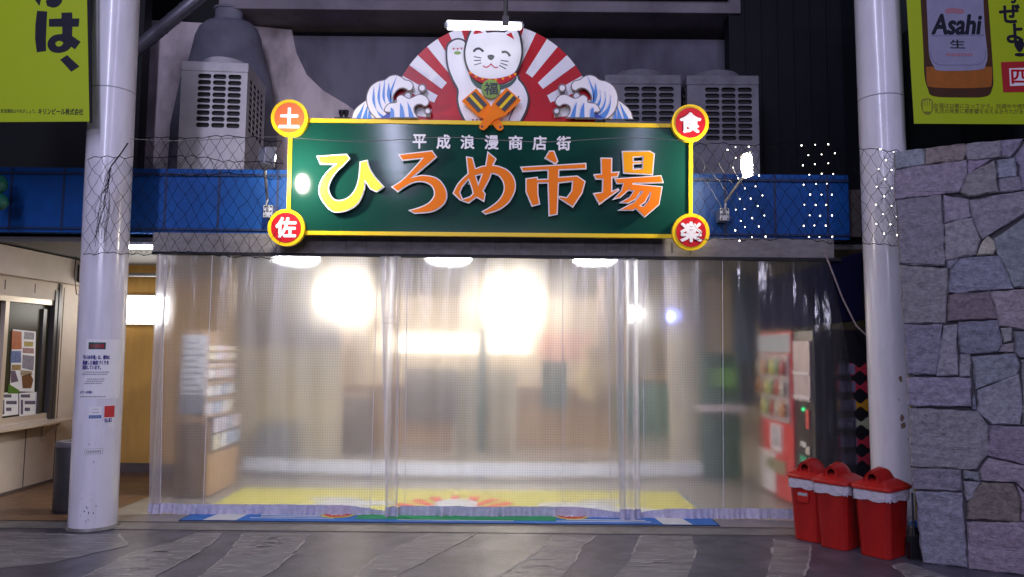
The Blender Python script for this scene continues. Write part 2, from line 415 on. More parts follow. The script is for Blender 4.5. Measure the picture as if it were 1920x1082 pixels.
# dark cladding right and left on the terrace
b = MB(); x0 = W(1368, 200, 9.7).x; x1 = 9.5
b.box(x0, x1, 9.7, 9.9, zt, 9); n = 0; x = x0
while x < x1: b.box(x, x + .03, 9.68, 9.701, zt, 9); x += .22
obj("dark_cladding", b, m_dark, bld)
b = MB(); b.box(-9, W(262, 200, 9.6).x, 9.6, 9.8, zt, 9)
obj("dark_side_cladding", b, m_black, bld)
b = MB(); b.box(W(1716, 240, 7.9).x, W(1802, 240, 7.9).x, 7.9, 8.1, 2.3, 5.2); b.box(W(1690, 240, 8).x, 9, 8.11, 8.3, 2.3, 7)
obj("green_side_wall", b, m_darkg, bld)
# valance beam above the curtain
YC = G(700, 967).y
zv0 = W(900, 480, YC).z; zv1 = zf0 - .012
b = MB(); b.box(W(288, 460, YC).x, W(1562, 470, YC).x, YC - .02, YC + .1, zv0 + .012, zv1)
px = 420; rn = random.Random(5); nf = len(b.f)
while px < 1330:
    x = W(px, 465, YC).x; b.box(x - .004, x + .004, YC - .026, YC - .02, zv0 + rn.uniform(.02, .06), zv1 - rn.uniform(.0, .05)); px += rn.uniform(34, 52)
obj("valance", b, None, bld, mats=[m_val, m_hceil], fmat=[0] * nf + [1] * (len(b.f) - nf))
b = MB(); b.box(W(288, 460, YC).x, W(1575, 470, YC).x, YC - .03, YC + .03, zv0 - .02, zv0 + .01); obj("curtain_rail", b, m_black, bld)
# hall shell
XL, XR, YB = -3.62, 4.1, 17.0
ZC = 2.66
b = MB(); b.box(-9, 4.4, YF + .13, 10.8, ZC, ZC + .05); obj("hall_ceiling", b, m_hceil, bld)
b = MB(); b.box(-6.5, 6.5, 10.81, YB + .3, 3.35, 3.45); obj("inner_ceiling", b, m_hall, bld)
b = MB(); b.box(-6.5, 6.5, YB, YB + .2, 0, 3.34); obj("hall_back_wall", b, m_hall, bld)
for q in ((-6.7, -6.51, 9.8), (6.51, 6.7, 8.3)):
    b = MB(); b.box(*q, YB + .2, 0, 3.34); obj("hall_side_wall", b, m_hall, bld)
b = MB(); b.box(3.95, 4.4, 7.55, 11.2, 0, ZC - .002); obj("machine_wall", b, m_dark, bld)
b = MB(); b.box(-9, XL, 9.62, 9.75, 0, ZC - .002); obj("tan_back_wall", b, m_tan, bld)
b = MB(); b.box(-9, XL - .02, 9.58, 9.618, .0, .12); obj("tan_wall_plinth", b, m_soff, bld)
b = MB(); b.tube([(-5.4, 9.5, ZC - .14), (XL, 9.5, ZC - .14)], .025, 10); obj("tan_wall_pipe", b, m_zinc, bld, smooth=True)

# ------------------------------------------------------------------ columns
rc = 0.195
pb = G(174, 999); YCOL = pb.y + rc
def column(base, top, label):
    t = thing("column", label, "column", (base.x, base.y, 0), "steel columns in front of the market")
    d = (top - base).normalized(); L = (top - base).length + .8
    pts = [base + d * (L * k / 30) for k in range(31)]
    b = MB(); b.tube(pts, rc, 48); obj("shaft", b, m_col, t, smooth=True)
    b = MB(); q = base + d * 0; b.lathe([(rc + .004, 0.003), (rc + .016, .004), (rc + .014, .012), (rc + .003, .03)], q, 48); obj("base_collar", b, m_thr, t, smooth=True)
    b = MB(); zj = W(0, 195, base.y).z if False else 3.95
    q = base + d * (zj / d.z); b.lathe([(rc, -.006), (rc + .0015, -.004), (rc + .0015, .004), (rc, .006)], q, 48); obj("weld_seam", b, m_greyp, t, smooth=True)
    return t, d
bl = G(174, 985); bl = Vector((bl.x, YCOL, 0))
bl.x = W(174, 985, YCOL).x
tl = W(219, 0, YCOL)
colL, dL = column(bl, tl, "white painted steel column with paper notices, beside the ticket booth")
br = W(1682, 985, YCOL); br.z = 0
tr = W(1644, 0, YCOL)
colR, dR = column(br, tr, "white painted steel column with scuffed paint, behind the red bins")
# flaking patches on the right column, small scuffs on the left
def on_col(base, d, zz, ang, rad): # point on a column surface
    c = base + d * (zz / d.z); return c + Vector((rad * math.sin(ang), -rad * math.cos(ang), 0))
def patch(base, d, polys, rad):     # polys in (arc metres, z)
    vs, fs = fill(polys, 0.0); return [on_col(base, d, v.y, v.x / rc, rad) for v in vs], fs
rn = random.Random(11)
def blob(c, r, n=9): return [(c[0] + r * rn.uniform(.45, 1.1) * math.cos(2 * math.pi * k / n), c[1] + 1.8 * r * rn.uniform(.5, 1.1) * math.sin(2 * math.pi * k / n)) for k in range(n)]
b = MB()
for (a, zz, r) in ((-.02, 1.38, .02), (-.02, 1.05, .025), (-.012, .98, .022), (.03, .86, .008), (.05, .55, .008), (-.04, 1.2, .006), (.0, .45, .01)):
    b.add(*patch(br, dR, [blob((a, zz), r)], rc + .0012))
obj("paint_flake", b, mat("rusty primer", (.22, .15, .11), .7), colR)
b = MB()
for k in range(16):
    b.add(*patch(bl, dL, [blob((rn.uniform(-.10, .12), rn.gauss(.19, .05) if k < 12 else rn.uniform(.3, 1.0)), rn.uniform(.002, .006))], rc + .0012))
obj("scuff", b, m_dkalu, colL)

# ------------------------------------------------------------------ the big sign
YS = YF - .26
SG = Plane((W(921, 440, YS).x, YS, W(921, 440, YS).z), (1, 0, 0), (0, 0, 1))
sign = thing("market_sign", "green market signboard with yellow frame, orange lettering and lucky cat crest", "sign", SG.o)
idc = Z(0, 0, 1)
quadp = [(551, 231), (1291, 242), (1290, 447), (546, 440)]
b = MB(); SG.shape(b, [quadp], 0, .10); obj("board", b, m_green, sign)
b = MB(); SG.shape(b, [[(548, 228), (1294, 239), (1293, 450), (543, 443)], [(555, 235), (1287, 246), (1286, 443), (550, 436)]], .06, .055); obj("frame", b, m_yel, sign, bevel=.004)
for px, py in ((620, 345), (1220, 345), (620, 420), (1220, 420)):
    b = MB(); p = W(px, py, YS); b.box(p.x - .03, p.x + .03, YS + .001, YF - .025, p.z - .03, p.z + .03); obj("bracket", b, m_zinc, sign)

z3 = Z(490, 230, 4.327); zc1 = Z(500, 20, 4.161); zc4 = Z(910, 230, 4.327)
def sh(q): return [(x + 1817, *r) for x, *r in q]
L_hi = [crv([(483, 305, 1), (722, 288, 1), (748, 325, 1), (690, 385), (640, 432), (598, 495), (578, 555), (592, 612), (635, 652), (700, 648), (752, 615), (792, 555), (815, 470), (825, 350, 1), (885, 335, 1), (905, 400), (945, 465), (1020, 550, 1), (960, 592, 1), (908, 568, 1), (868, 510, 1), (862, 570), (832, 648), (790, 702), (720, 740), (640, 753), (588, 735), (540, 682), (506, 622), (498, 560), (522, 488), (572, 420), (628, 372, 1), (510, 368, 1)])]
L_ro = [crv([(1130, 292, 1), (1400, 260, 1), (1438, 312, 1), (1252, 468, 1), (1330, 455), (1430, 475), (1490, 530), (1518, 600), (1510, 660), (1470, 710), (1390, 750), (1260, 762, 1), (1213, 735, 1), (1300, 710), (1370, 675), (1412, 620), (1405, 560), (1360, 520), (1290, 510), (1220, 530), (1125, 590, 1), (1075, 548, 1), (1150, 502), (1220, 435), (1318, 325, 1), (1165, 342, 1)])]
L_me = [crv([(1668, 308, 1), (1722, 316, 1), (1745, 402, 1), (1790, 385), (1822, 380, 1), (1840, 268, 1), (1909, 325, 1), (1885, 376, 1), (1930, 384), (1995, 412), (2042, 462), (2063, 525), (2055, 592), (2010, 672), (1930, 732), (1822, 768, 1), (1793, 745, 1), (1852, 712), (1920, 660), (1960, 600), (1968, 540), (1950, 490), (1915, 455), (1872, 445, 1), (1850, 500), (1806, 580, 1), (1824, 604, 1), (1812, 668, 1), (1752, 634, 1), (1690, 680, 1), (1620, 655, 1), (1563, 600, 1), (1605, 520), (1682, 442, 1)]),
        [(1622, 592), (1640, 550), (1688, 494), (1712, 560), (1722, 600), (1700, 625), (1642, 645)], [(1748, 462), (1792, 450), (1766, 522)]]
L_ichi = [sh([(512, 262), (552, 262), (583, 345), (562, 370), (476, 320)]),
          sh([(283, 390), (805, 360), (808, 408), (592, 416), (590, 470), (735, 460), (800, 505), (775, 600), (700, 712), (585, 640), (590, 622), (650, 632), (688, 580), (695, 508), (588, 520), (578, 768), (508, 782), (500, 520), (425, 522), (425, 610), (440, 688), (375, 706), (325, 590), (325, 482), (420, 470), (422, 488), (500, 485), (500, 418), (300, 430)])]
L_ba1 = [sh([(920, 318), (1012, 320), (1010, 432), (1070, 428), (1058, 470), (1012, 475), (1012, 582), (1060, 562), (1070, 575), (910, 690), (860, 600), (932, 590), (935, 490), (882, 490), (865, 450), (925, 445)])]
L_bas = [sh(q) for q in ([(1032, 485), (1400, 460), (1418, 515), (1050, 524)], [(1105, 505), (1192, 502), (1150, 568), (1075, 634), (1020, 648), (1085, 580)],
         [(1165, 526), (1410, 548), (1385, 690), (1270, 790), (1188, 712), (1222, 696), (1262, 706), (1305, 650), (1318, 592), (1140, 578)],
         [(1195, 566), (1248, 572), (1200, 645), (1140, 678), (1075, 675), (1150, 632)], [(1268, 570), (1322, 580), (1272, 672), (1180, 735), (1065, 735), (1185, 672)])]
L_ba2 = [sh([(1090, 265), (1310, 263), (1350, 285), (1335, 455), (1100, 442)]), sh([(1182, 315), (1255, 312), (1252, 343), (1182, 346)]), sh([(1182, 370), (1252, 366), (1250, 402), (1182, 408)])]
for polys, m in ((L_hi, m_lyel), (L_ro, m_orange), (L_me, m_orange), (L_ichi, m_orange), (L_ba1, m_orange), (L_bas, m_orange), (L_ba2, m_amber)):
    b = MB(); f_ = MB()
    for k, q in enumerate([[x] for x in polys] if polys is L_bas else [polys]):
        SG.shape(b, q, .125 + .0002 * k, .03, .004 if polys is L_bas else .002, z3)
        SG.shape(f_, q, .1562 + .0003 * k, .003, -.0055 if polys is L_bas else -.0095, z3)
    w = obj("letter", b, m_white, sign); obj("letter_face", f_, m, w)
# pins that hold the letters off the board
b = MB()
for px, py in ((625, 380), (690, 335), (790, 310), (815, 385), (880, 350), (930, 335), (1035, 370), (1040, 320), (1145, 340), (1200, 350)):
    b = MB(); q = SG.loc(px, py); b.box(*(lambda p: (p.x - .006, p.x + .006, YS - .1245, YS - .1005, p.z - .006, p.z + .006))(SG.out(*q)))
    obj("letter_pin", b, m_zinc, sign)
chs = "平成浪漫商店街"
for i, ch in enumerate(chs):
    cx = 789 + i * 44.4; cyy = 271 + i * .55
    b = MB(); SG.text(b, ch, cx - 12.5, cyy - 12.5, cx + 12.5, cyy + 12.5, .1065, .03); obj("small_letter", b, m_white, sign)
# roundels
for ch, cx, cyy, m in (("土", 552, 231, m_redlit), ("食", 1287, 240, m_red), ("佐", 546, 432, m_red), ("楽", 1288, 440, m_red)):
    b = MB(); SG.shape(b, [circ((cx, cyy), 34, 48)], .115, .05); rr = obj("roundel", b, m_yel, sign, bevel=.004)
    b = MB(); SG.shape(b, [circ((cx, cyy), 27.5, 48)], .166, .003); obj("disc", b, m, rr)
    b = MB(); SG.text(b, ch, cx - 18.5, cyy - 17.5, cx + 18.5, cyy + 17.5, .172, .042); obj("character", b, m_white, rr)
# fan crest
fc = (1762, 915); FR = 796
arc = [(fc[0] + FR * math.cos(R(a)), fc[1] - FR * math.sin(R(a))) for a in range(-2, 183, 3)]
b = MB(); SG.shape(b, [arc], .0, .06, 0, zc1); fan = obj("fan", b, m_red, sign)
b = MB()
for k in range(6):
    for sgn in (1, -1):
        a0 = 90 + sgn * (7.2 + 14.3 * k) - 3.65; a1 = a0 + 7.3
        ri = .61 * FR
        SG.shape(b, [[(fc[0] + r * math.cos(R(a)), fc[1] - r * math.sin(R(a))) for r, a in ((ri, a0), (FR * .999, a0), (FR * .999, (a0 + a1) / 2), (FR * .999, a1), (ri, a1))]], .0605, .002, 0, zc1)
obj("ray", b, m_white, fan)
# waves, left ones traced, right ones mirrored
w3 = crv([(680, 868, 1), (700, 808), (745, 760), (812, 722), (860, 760), (900, 868, 1)])
w1 = crv([(875, 868, 1), (828, 820), (803, 752), (803, 690), (830, 630), (880, 592), (940, 576), (975, 550), (1020, 540), (1062, 555), (1090, 576), (1130, 586), (1152, 615), (1145, 645), (1122, 654), (1100, 640), (1072, 634), (1040, 645), (1012, 675), (998, 712), (1010, 760), (1060, 810), (1110, 868, 1)])
w2 = crv([(990, 868, 1), (985, 830), (945, 822), (945, 798), (975, 766), (1030, 756), (1036, 720), (1070, 700), (1120, 726), (1160, 716), (1200, 697), (1247, 706), (1275, 740), (1268, 770), (1244, 780), (1220, 766), (1186, 770), (1164, 792), (1166, 830), (1190, 868, 1)])
st1 = [crv(q) for q in ([(852, 682, 1), (850, 740), (885, 810), (960, 866, 1), (905, 866), (866, 800)], [(895, 655, 1), (888, 720), (915, 790), (975, 850, 1), (925, 815), (897, 750)], [(932, 640, 1), (925, 705), (950, 760), (985, 790, 1), (960, 790), (935, 745)], [(968, 630, 1), (960, 690), (975, 740), (1000, 760, 1), (985, 720)], [(1002, 620, 1), (985, 660), (985, 700, 1), (992, 655)])]
st2 = [crv(q) for q in ([(990, 800, 1), (985, 866, 1), (1010, 866, 1), (1005, 815)], [(1062, 770, 1), (1060, 866, 1), (1090, 866, 1), (1078, 800)], [(1120, 770, 1), (1130, 866, 1), (1160, 866, 1), (1135, 800)])]
st3 = [crv(q) for q in ([(770, 770, 1), (715, 866, 1), (745, 866, 1)], [(800, 775, 1), (765, 866, 1), (795, 866, 1)], [(815, 800, 1), (805, 866, 1), (830, 866, 1)])]
nav = [crv([(978, 800, 1), (955, 835), (905, 868, 1), (975, 868, 1), (985, 830)])]
drops = ((1225, 640, 27), (1115, 702, 27), (1268, 818, 22))
for mir in (0, 1):
    cv = (lambda q: zc1((2 * 1762 - q[0], q[1]))) if mir else zc1
    b = MB(); SG.shape(b, [w3], .075, .02, .006, cv); SG.shape(b, [w1], .10, .02, .008, cv); SG.shape(b, [w2], .125, .02, .008, cv)
    for x, y, r in drops: SG.shape(b, [circ((x, y), r + 6, 20)], .11, .02, 0, cv)
    wv = obj("wave", b, m_wgrey, sign)
    b = MB(); SG.shape(b, [w3], .0951, .003, -.002, cv); SG.shape(b, [w1], .1201, .003, -.002, cv); SG.shape(b, [w2], .1451, .003, -.002, cv)
    for x, y, r in drops: SG.shape(b, [circ((x, y), r - 6, 20)], .1301, .003, 0, cv)
    obj("foam", b, m_white, wv)
    b = MB()
    for q in st1: SG.shape(b, [q], .1232, .002, .0075, cv)
    for q in st2: SG.shape(b, [q], .1482, .002, .005, cv)
    for q in st3: SG.shape(b, [q], .0982, .002, .004, cv)
    obj("wave_streak", b, m_wblue, wv)
    b = MB(); SG.shape(b, nav, .1255, .001, 0, cv); obj("wave_trough", b, m_wnavy, wv)
# beckoning cat, flat cut-out
body = crv([(1558, 882, 1), (1518, 800), (1500, 720), (1502, 640), (1462, 560), (1428, 470), (1416, 380), (1424, 300), (1480, 258), (1540, 268), (1562, 320), (1556, 400), (1578, 495), (1700, 540), (1930, 530), (1962, 565), (2006, 622), (2034, 702), (2020, 790), (1976, 882, 1)])
head = crv([(1640, 150, 1), (1690, 175), (1722, 208, 1), (1790, 202), (1858, 206, 1), (1916, 170, 1), (1952, 192), (1976, 260), (1985, 360), (1966, 450), (1924, 520), (1840, 558), (1760, 566), (1670, 550), (1602, 515), (1566, 440), (1556, 350), (1576, 260), (1606, 190)])
b = MB(); SG.shape(b, [body], .065, .02, .019, zc1); SG.shape(b, [head], .075, .025, .019, zc1)
cat = obj("lucky_cat", b, m_ink, sign)
b = MB(); SG.shape(b, [body], .0851, .003, 0, zc1); SG.shape(b, [head], .1001, .003, 0, zc1); obj("fur", b, m_white, cat)
b = MB(); SG.shape(b, [crv([(1580, 505, 1), (1650, 575), (1760, 610), (1880, 595), (1950, 540, 1), (1940, 572), (1885, 622), (1760, 655), (1655, 630), (1602, 575)])], .0885, .004, 0, zc1); obj("bib", b, m_bib, cat)
b = MB(); SG.shape(b, [crv([(1578, 497, 1), (1660, 548), (1760, 562), (1860, 548), (1945, 512, 1), (1938, 545), (1860, 592), (1760, 606), (1660, 586), (1590, 535)])], .1035, .005, 0, zc1); obj("collar", b, m_red, cat)
for x, y in ((1595, 518), (1638, 545), (1688, 563), (1738, 570), (1790, 570), (1845, 562), (1898, 545), (1938, 528)):
    b = MB(); SG.shape(b, [circ((x, y), 9, 10)], .109, .002, 0, zc1); obj("stud", b, m_amber, cat)
def line_part(name, poly, d, m):
    b = MB(); SG.shape(b, [poly], d, .003, 0, zc1); obj(name, b, m, cat)
line_part("eye", stroke(crv([(1618, 354), (1636, 334), (1664, 330), (1694, 352)], False), 17), .1035, m_ink)
line_part("eye", stroke(crv([(1834, 358), (1862, 354), (1884, 366), (1898, 388)], False), 17), .1035, m_ink)
line_part("nose", crv([(1726, 386), (1752, 376), (1778, 386), (1771, 406), (1752, 418), (1733, 406)]), .1035, m_ink)
for q in ([(1620, 392), (1678, 402)], [(1622, 422), (1676, 420)], [(1624, 456), (1678, 440)], [(1828, 420), (1886, 428)], [(1824, 440), (1880, 458)], [(1816, 458), (1868, 486)]): line_part("whisker", stroke(q, 6), .1035, m_ink)
line_part("belly_line", stroke([(1820, 680), (1800, 730), (1760, 840)], 8), .0885, m_ink)
line_part("arm_line", stroke(crv([(1966, 690), (1950, 740), (1900, 850), (1890, 880)], False), 8), .0885, m_ink)
b = MB(); SG.shape(b, [stroke(crv([(1690, 462), (1715, 474), (1738, 462), (1752, 446)], False), 8)], .1035, .003, 0, zc1); SG.shape(b, [stroke(crv([(1752, 446), (1766, 462), (1786, 476), (1806, 472)], False), 8)], .1035, .003, 0, zc1)
obj("mouth", b, m_pinkr, cat)
line_part("ear_patch", [(1638, 172), (1688, 208), (1616, 218)], .1035, m_red)
line_part("ear_patch", [(1868, 222), (1908, 206), (1932, 258)], .1035, m_red)
for x, y in ((1464, 326), (1496, 328), (1524, 324), (1612, 876), (1644, 876), (1676, 876)): line_part("toe_mark", [(x - 10, y - 6), (x + 10, y - 6), (x, y + 9)], .0885, m_red)
b = MB(); SG.shape(b, [circ((1494, 358), 27, 16, 13)], .0885, .002, 0, zc1); obj("paw_pad", b, m_bell, cat)
b = MB(); SG.shape(b, [circ((1750, 645), 72, 28)], .10, .03, 0, zc1); bell = obj("bell", b, m_bell, cat, bevel=.008)
b = MB(); a0 = zc1((1702, 600)); a1 = zc1((1806, 690)); SG.text(b, "福", a0[0], a0[1], a1[0], a1[1], .1315, .025); obj("bell_character", b, m_ink, bell)
for mir in (0, 1):  # crossed wooden clappers
    cv = (lambda q: zc1((2 * 1756 - q[0], q[1]))) if mir else zc1
    d = .135 + .02 * mir
    b = MB(); SG.shape(b, [[(1530, 745), (1640, 648), (1742, 765), (1655, 862)]], d, .018, 0, cv)
    SG.shape(b, [crv([(1655, 862, 1), (1742, 765, 1), (1775, 822), (1842, 930), (1845, 955), (1820, 970), (1795, 958), (1735, 895)])], d + .0005, .0165, 0, cv)
    cl = obj("clapper", b, m_orange, sign)
    ax = (108, 118); b = MB(); c2 = MB(); c3 = MB()
    def bar(mb, o, w, th, l=.86):
        nx, ny = w * 85, -w * 75
        p = (o[0], o[1]); q = (o[0] + ax[0] * l, o[1] + ax[1] * l)
        SG.shape(mb, [[p, q, (q[0] + nx, q[1] + ny), (p[0] + nx, p[1] + ny)]], d + .0182, th, 0, cv)
    bar(b, (1562, 732), .28, .006); bar(b, (1606, 694), .28, .006); bar(c2, (1586, 711), .20, .004)
    obj("clapper_bar", b, m_ink, cl); obj("clapper_reed", c2, m_yel, cl)
    SG.shape(c3, [circ((1826, 945), 9, 10)], d + .0172, .002, 0, cv); obj("handle_hole", c3, m_blackp, cl)

# ------------------------------------------------------------------ lamps of the front
m_tube = emit("cold tube light", (0.86, 0.90, 1.0), 9)
m_flood = emit("warm white floodlight", (1.0, 0.91, 0.78), 430)
YT = YS - .5
a = W(836, 47, YT - .12); c = W(979, 49, YT + .12)
tube = thing("tube_light", "cold white fluorescent tube light on a rod above the lucky cat crest", "light", (a + c) / 2)
dv = (c - a).normalized()
b = MB(); b.tube([a + dv * .02, c - dv * .02], [.042, .034], 14); obj("lamp_tube", b, m_tube, tube, smooth=True)
b = MB(); o = Vector((0, .03, .042)); b.tube([a + o, c + o], .018, 8); b.tube([a - dv * .01, a + dv * .02], .026, 10); b.tube([c - dv * .02, c + dv * .01], .022, 10); obj("housing", b, m_zinc, tube, smooth=True)
p = W(948, 44, YT - .06); b = MB(); b.tube([p, p + Vector((0, 0, 2.2))], .022, 10); b.box(p.x - .03, p.x + .03, p.y - .03, p.y + .03, p.z - .01, p.z + .06); obj("hanging_rod", b, m_dkalu, tube)
def flood(base_px, head_px, Yb, Yh, aim, label, lensz, m_flood=m_flood):
    pb_ = W(*base_px, Yb); ph = W(*head_px, Yh)
    t = thing("floodlight", label, "floodlight", pb_, "floodlights aimed at the sign")
    b = MB(); b.box(pb_.x - .045, pb_.x + .045, Yb - .03, YF - .0215, pb_.z - .06, pb_.z + .06); nf = len(b.f)
    for sx in (-.03, .03):
        for sz in (-.045, 0, .045): b.sphere((pb_.x + sx, Yb - .032, pb_.z + sz), .009, 8, 6)
    obj("bracket", b, None, t, mats=[m_zinc, m_dkalu], fmat=[0] * nf + [1] * (len(b.f) - nf))
    n = (Vector(aim) - ph).normalized()
    back = ph - n * .05
    mid = pb_ + Vector((0, -.06, .12))
    b = MB(); b.tube([pb_ + Vector((0, -.03, .0)), pb_ + Vector((0, -.06, .06)), mid, back.lerp(mid, .2) + Vector((0, 0, .02)), back], .014, 8); obj("arm", b, m_zinc, t, smooth=True)
    u = n.cross(Vector((0, 0, 1))).normalized(); w = u.cross(n)
    Mx = Matrix((u, w, n)).transposed().to_4x4(); Mx.translation = ph
    hx, hy = lensz * .7, lensz
    b = MB(); b.frustum([Mx @ Vector(q) for q in ((-hx * .7, -hy * .75, -.07), (hx * .7, -hy * .75, -.07), (hx * .7, hy * .75, -.07), (-hx * .7, hy * .75, -.07))], [Mx @ Vector(q) for q in ((-hx, -hy, .03), (hx, -hy, .03), (hx, hy, .03), (-hx, hy, .03))]); obj("head", b, m_zinc, t, bevel=.006)
    b = MB(); b.prism([Mx @ Vector((x, y, .031)) for x, y in circ((0, 0), hx * .88, 28, hy * .92)], n * .004); obj("lens", b, m_flood, t)
    return t
floodL = flood((504, 397), (503, 296), YF - .14, YS - .62, SG.out(*SG.loc(655, 345), .0) + Vector((0, .12, 0)), "grey floodlight showing its back, next to the lemon yellow letter of the sign", .10)
floodR = flood((1357, 403), (1405, 310), YF - .14, YS - .32, SG.out(*SG.loc(1130, 345), .1) + Vector((0, -0.75, 0)), "glaring lit floodlight on a bent arm among the small net lights", .12, emit("bright floodlight", (1.0, 0.86, 0.70), 520))

# ------------------------------------------------------------------ air conditioners on the terrace
def make_ac():
    t = thing("air_conditioner", "ivory outdoor air conditioner with a visible side grille, in front of the shadow dome", "air conditioner", (0, 0, 0), "outdoor air conditioner units on the terrace")
    w, dpt, h = .76, .80, 1.78
    b = MB(); b.box(-w / 2 + .03, w / 2 - .03, .04, dpt - .03, .02, h - .05); obj("coil_core", b, m_black, t)
    b = MB(); pad = [(-w / 2, .06), (w / 2, .06), (w / 2, h - .12), (-w / 2, h - .12)]
    def panel(mb, x0, x1, mk, cols, rows, a0, a1, z0, z1):
        holes = []
        cw = (a1 - a0) / cols; rh = (z1 - z0) / rows
        for i in range(cols):
            for j in range(rows):
                holes.append(rrect(a0 + i * cw + cw * .06, z0 + j * rh + rh * .11, a0 + (i + 1) * cw - cw * .06, z0 + (j + 1) * rh - rh * .11, rh * .38))
        vs, fs = fill([[(x0, .06), (x1, .06), (x1, h - .12), (x0, h - .12)]] + holes, .012)
        mb.add([mk(v) for v in vs], fs)
    panel(b, -w / 2, w / 2, lambda v: (v.x, v.z + .006, v.y), 3, 9, -w / 2 + .18, w / 2 - .06, h - .80, h - .14)
    f = obj("front_panel", b, m_ac, t)
    b = MB(); panel(b, .012, dpt, lambda v: (w / 2 + v.z - .006, v.x, v.y), 4, 9, .1, dpt - .06, h - .80, h - .14); obj("side_panel", b, m_ac, t)
    b = MB(); panel(b, .012, dpt, lambda v: (-w / 2 - v.z + .006, v.x, v.y), 4, 9, .1, dpt - .06, h - .80, h - .14); obj("side_panel", b, m_ac, t)
    b = MB(); b.box(-w / 2 - .008, w / 2 + .008, -.008, dpt, h - .12, h); obj("top_cap", b, m_ac, t, bevel=.015)
    b = MB(); b.box(-w / 2, w / 2, .002, dpt, 0, .06); obj("base_rail", b, m_ac, t)
    b = MB(); c = (0, dpt / 2, h); b.lathe([(.30, 0), (.285, .03), (.27, .11), (.255, .125), (.235, .12), (.23, .02)], c, 40); obj("fan_shroud", b, m_ac, t, smooth=True)
    b = MB(); b.lathe([(.23, .05), (.0, .05)], c, 40)
    for k in range(8):
        a = math.pi * k / 8; b.tube([(c[0] + .235 * math.cos(a), c[1] + .235 * math.sin(a), h + .11), (c[0] - .235 * math.cos(a), c[1] - .235 * math.sin(a), h + .11)], .003, 5)
    obj("fan_guard", b, m_blackp, t)
    return t
ac = make_ac()
ya = 8.5
zb_ac = W(400, 116, ya).z - 1.78
ac.location = (W(399, 220, ya).x, ya, zb_ac); ac.rotation_euler = (0, 0, R(4))
ya2 = 9.05; zb2 = W(1205, 140, ya2).z - 1.78 * 1.05
dup(ac, (W(1206, 220, ya2).x, ya2, zb2), R(-1), "ivory outdoor air conditioner with black slots, half hidden by the waves of the sign", (1.24, 1, 1.05))
dup(ac, (W(1356, 220, ya2).x, ya2, zb2), R(-1), "grimy outdoor air conditioner next to the dark cladding, behind the glaring floodlight", (1.17, 1, 1.05))
for q in [o for o in bpy.data.objects if o.name.startswith("air_conditioner.")]:     # the two by the cladding are grimy
    for ch in q.children:
        if ch.data.materials[0] == m_ac: ch.material_slots[0].link = 'OBJECT'; ch.material_slots[0].material = m_acg
# silver pipe slanting behind the left column
b = MB(); a = W(238, 108, 8.2); c = W(420, -45, 8.2); b.tube([a, c], .075, 16)
dv = c - a
for k in range(9):
    q = a + dv * (k / 8.5); b.tube([q, q + dv.normalized() * .02], .08, 16)
tag(obj("slanting_pipe", b, m_duct, smooth=True), "silver banded pipe slanting up behind the column with paper notices", "pipe")
b = MB()
for px, hh in ((612, 226), (622, 226), (640, 210), (649, 210)):
    p = W(px, hh, 9.3); b.tube([(p.x, 9.3, zt), (p.x, 9.3, p.z)], .022, 8); b.tube([(p.x, 9.3, p.z - .03), (p.x, 9.3, p.z + .02)], .034, 8)
p = W(643, 222, 9.3); b.box(p.x - .1, p.x + .1, 9.25, 9.35, zt, p.z)
tag(obj("pipe_stub", b, m_blackp), "dark pipe stubs with caps on the terrace between shadow dome and painted waves", "pipe")
# solid in place of a shadow, bell-shaped shadow dome behind the left air conditioner
b = MB(); c = W(417, 320, 9.75); c.z = 3.3
hz = lambda py: W(417, py, 9.75).z - c.z
b.lathe([(.72, 0), (.70, hz(240)), (.60, hz(152)), (.50, hz(112)), (.465, hz(90)), (.44, hz(70)), (.39, hz(54)), (.31, hz(44)), (.19, hz(41)), (.185, hz(20)), (.21, hz(19)), (.21, hz(15)), (0, hz(14))], c, 40, 1, .6)
tag(obj("shadow_dome", b, mat("grey shadow dome", (0.20, 0.195, 0.24), .6, var=.35, vscale=3), smooth=True), "grey bell shaped shadow dome standing in for the shadow behind an air conditioner", "shadow dome")

# ------------------------------------------------------------------ nets and little lights
YN = 6.42
def net(region, label, rseed):
    """hexagon cords inside region (pixel box), sagging top and bottom"""
    x0, y0, x1, y1 = region; rn = random.Random(rseed); b = MB()
    A = W(x0, y0, YN); B = W(x1, y1, YN); cw = .108; ch = .17
    nx = int((B.x - A.x) / cw); nz = max(2, int(round((A.z - B.z) / ch)))
    sag = lambda x: .03 * math.sin((x - A.x) * 2.3) + .012 * math.sin((x - A.x) * 9)
    def node(i, j):     # i counts half cells, j rows
        x = A.x + i * cw / 2; z = A.z - j * ch / 2
        r = random.Random(i * 131 + j * 17 + rseed)
        return Vector((x + r.uniform(-.012, .012), YN + r.uniform(-.015, .015), z + sag(x) + r.uniform(-.012, .012)))
    for j in range(nz * 2):
        for i in range(nx * 2 + 1):
            if (i + j) % 2: continue
            p = node(i, j)
            for di in (-1, 1):
                if 0 <= i + di <= nx * 2:
                    q = node(i + di, j + 1); b.tube([p, p.lerp(q, .5) + Vector((di * -.004, 0, -.006)), q], .0021, 3, False)
    for j in (0, nz * 2):
        b.tube([node(i, j) if (i + j) % 2 == 0 else node(i, j) + Vector((0, 0, .01)) for i in range(nx * 2 + 1)], .0034, 4)
    tag(obj("bird_net", b, m_net), label, "net", "bird nets hung along the fascia")
net((165, 300, 540, 470), "black cord bird net over the column with paper notices and the blue fascia", 1)
net((255, 262, 545, 300), "narrow strip of black bird net across the air conditioner by the shadow dome", 2)
net((1300, 275, 1700, 462), "black cord bird net among small white lights on the blue fascia", 3)
b = MB(); pts = []
for k in range(41):
    px = 243 + (1330 - 243) * k / 40; pts.append(W(px, 260 + 4 * math.sin(k * .5) + 3 * k / 40, YN + .02))
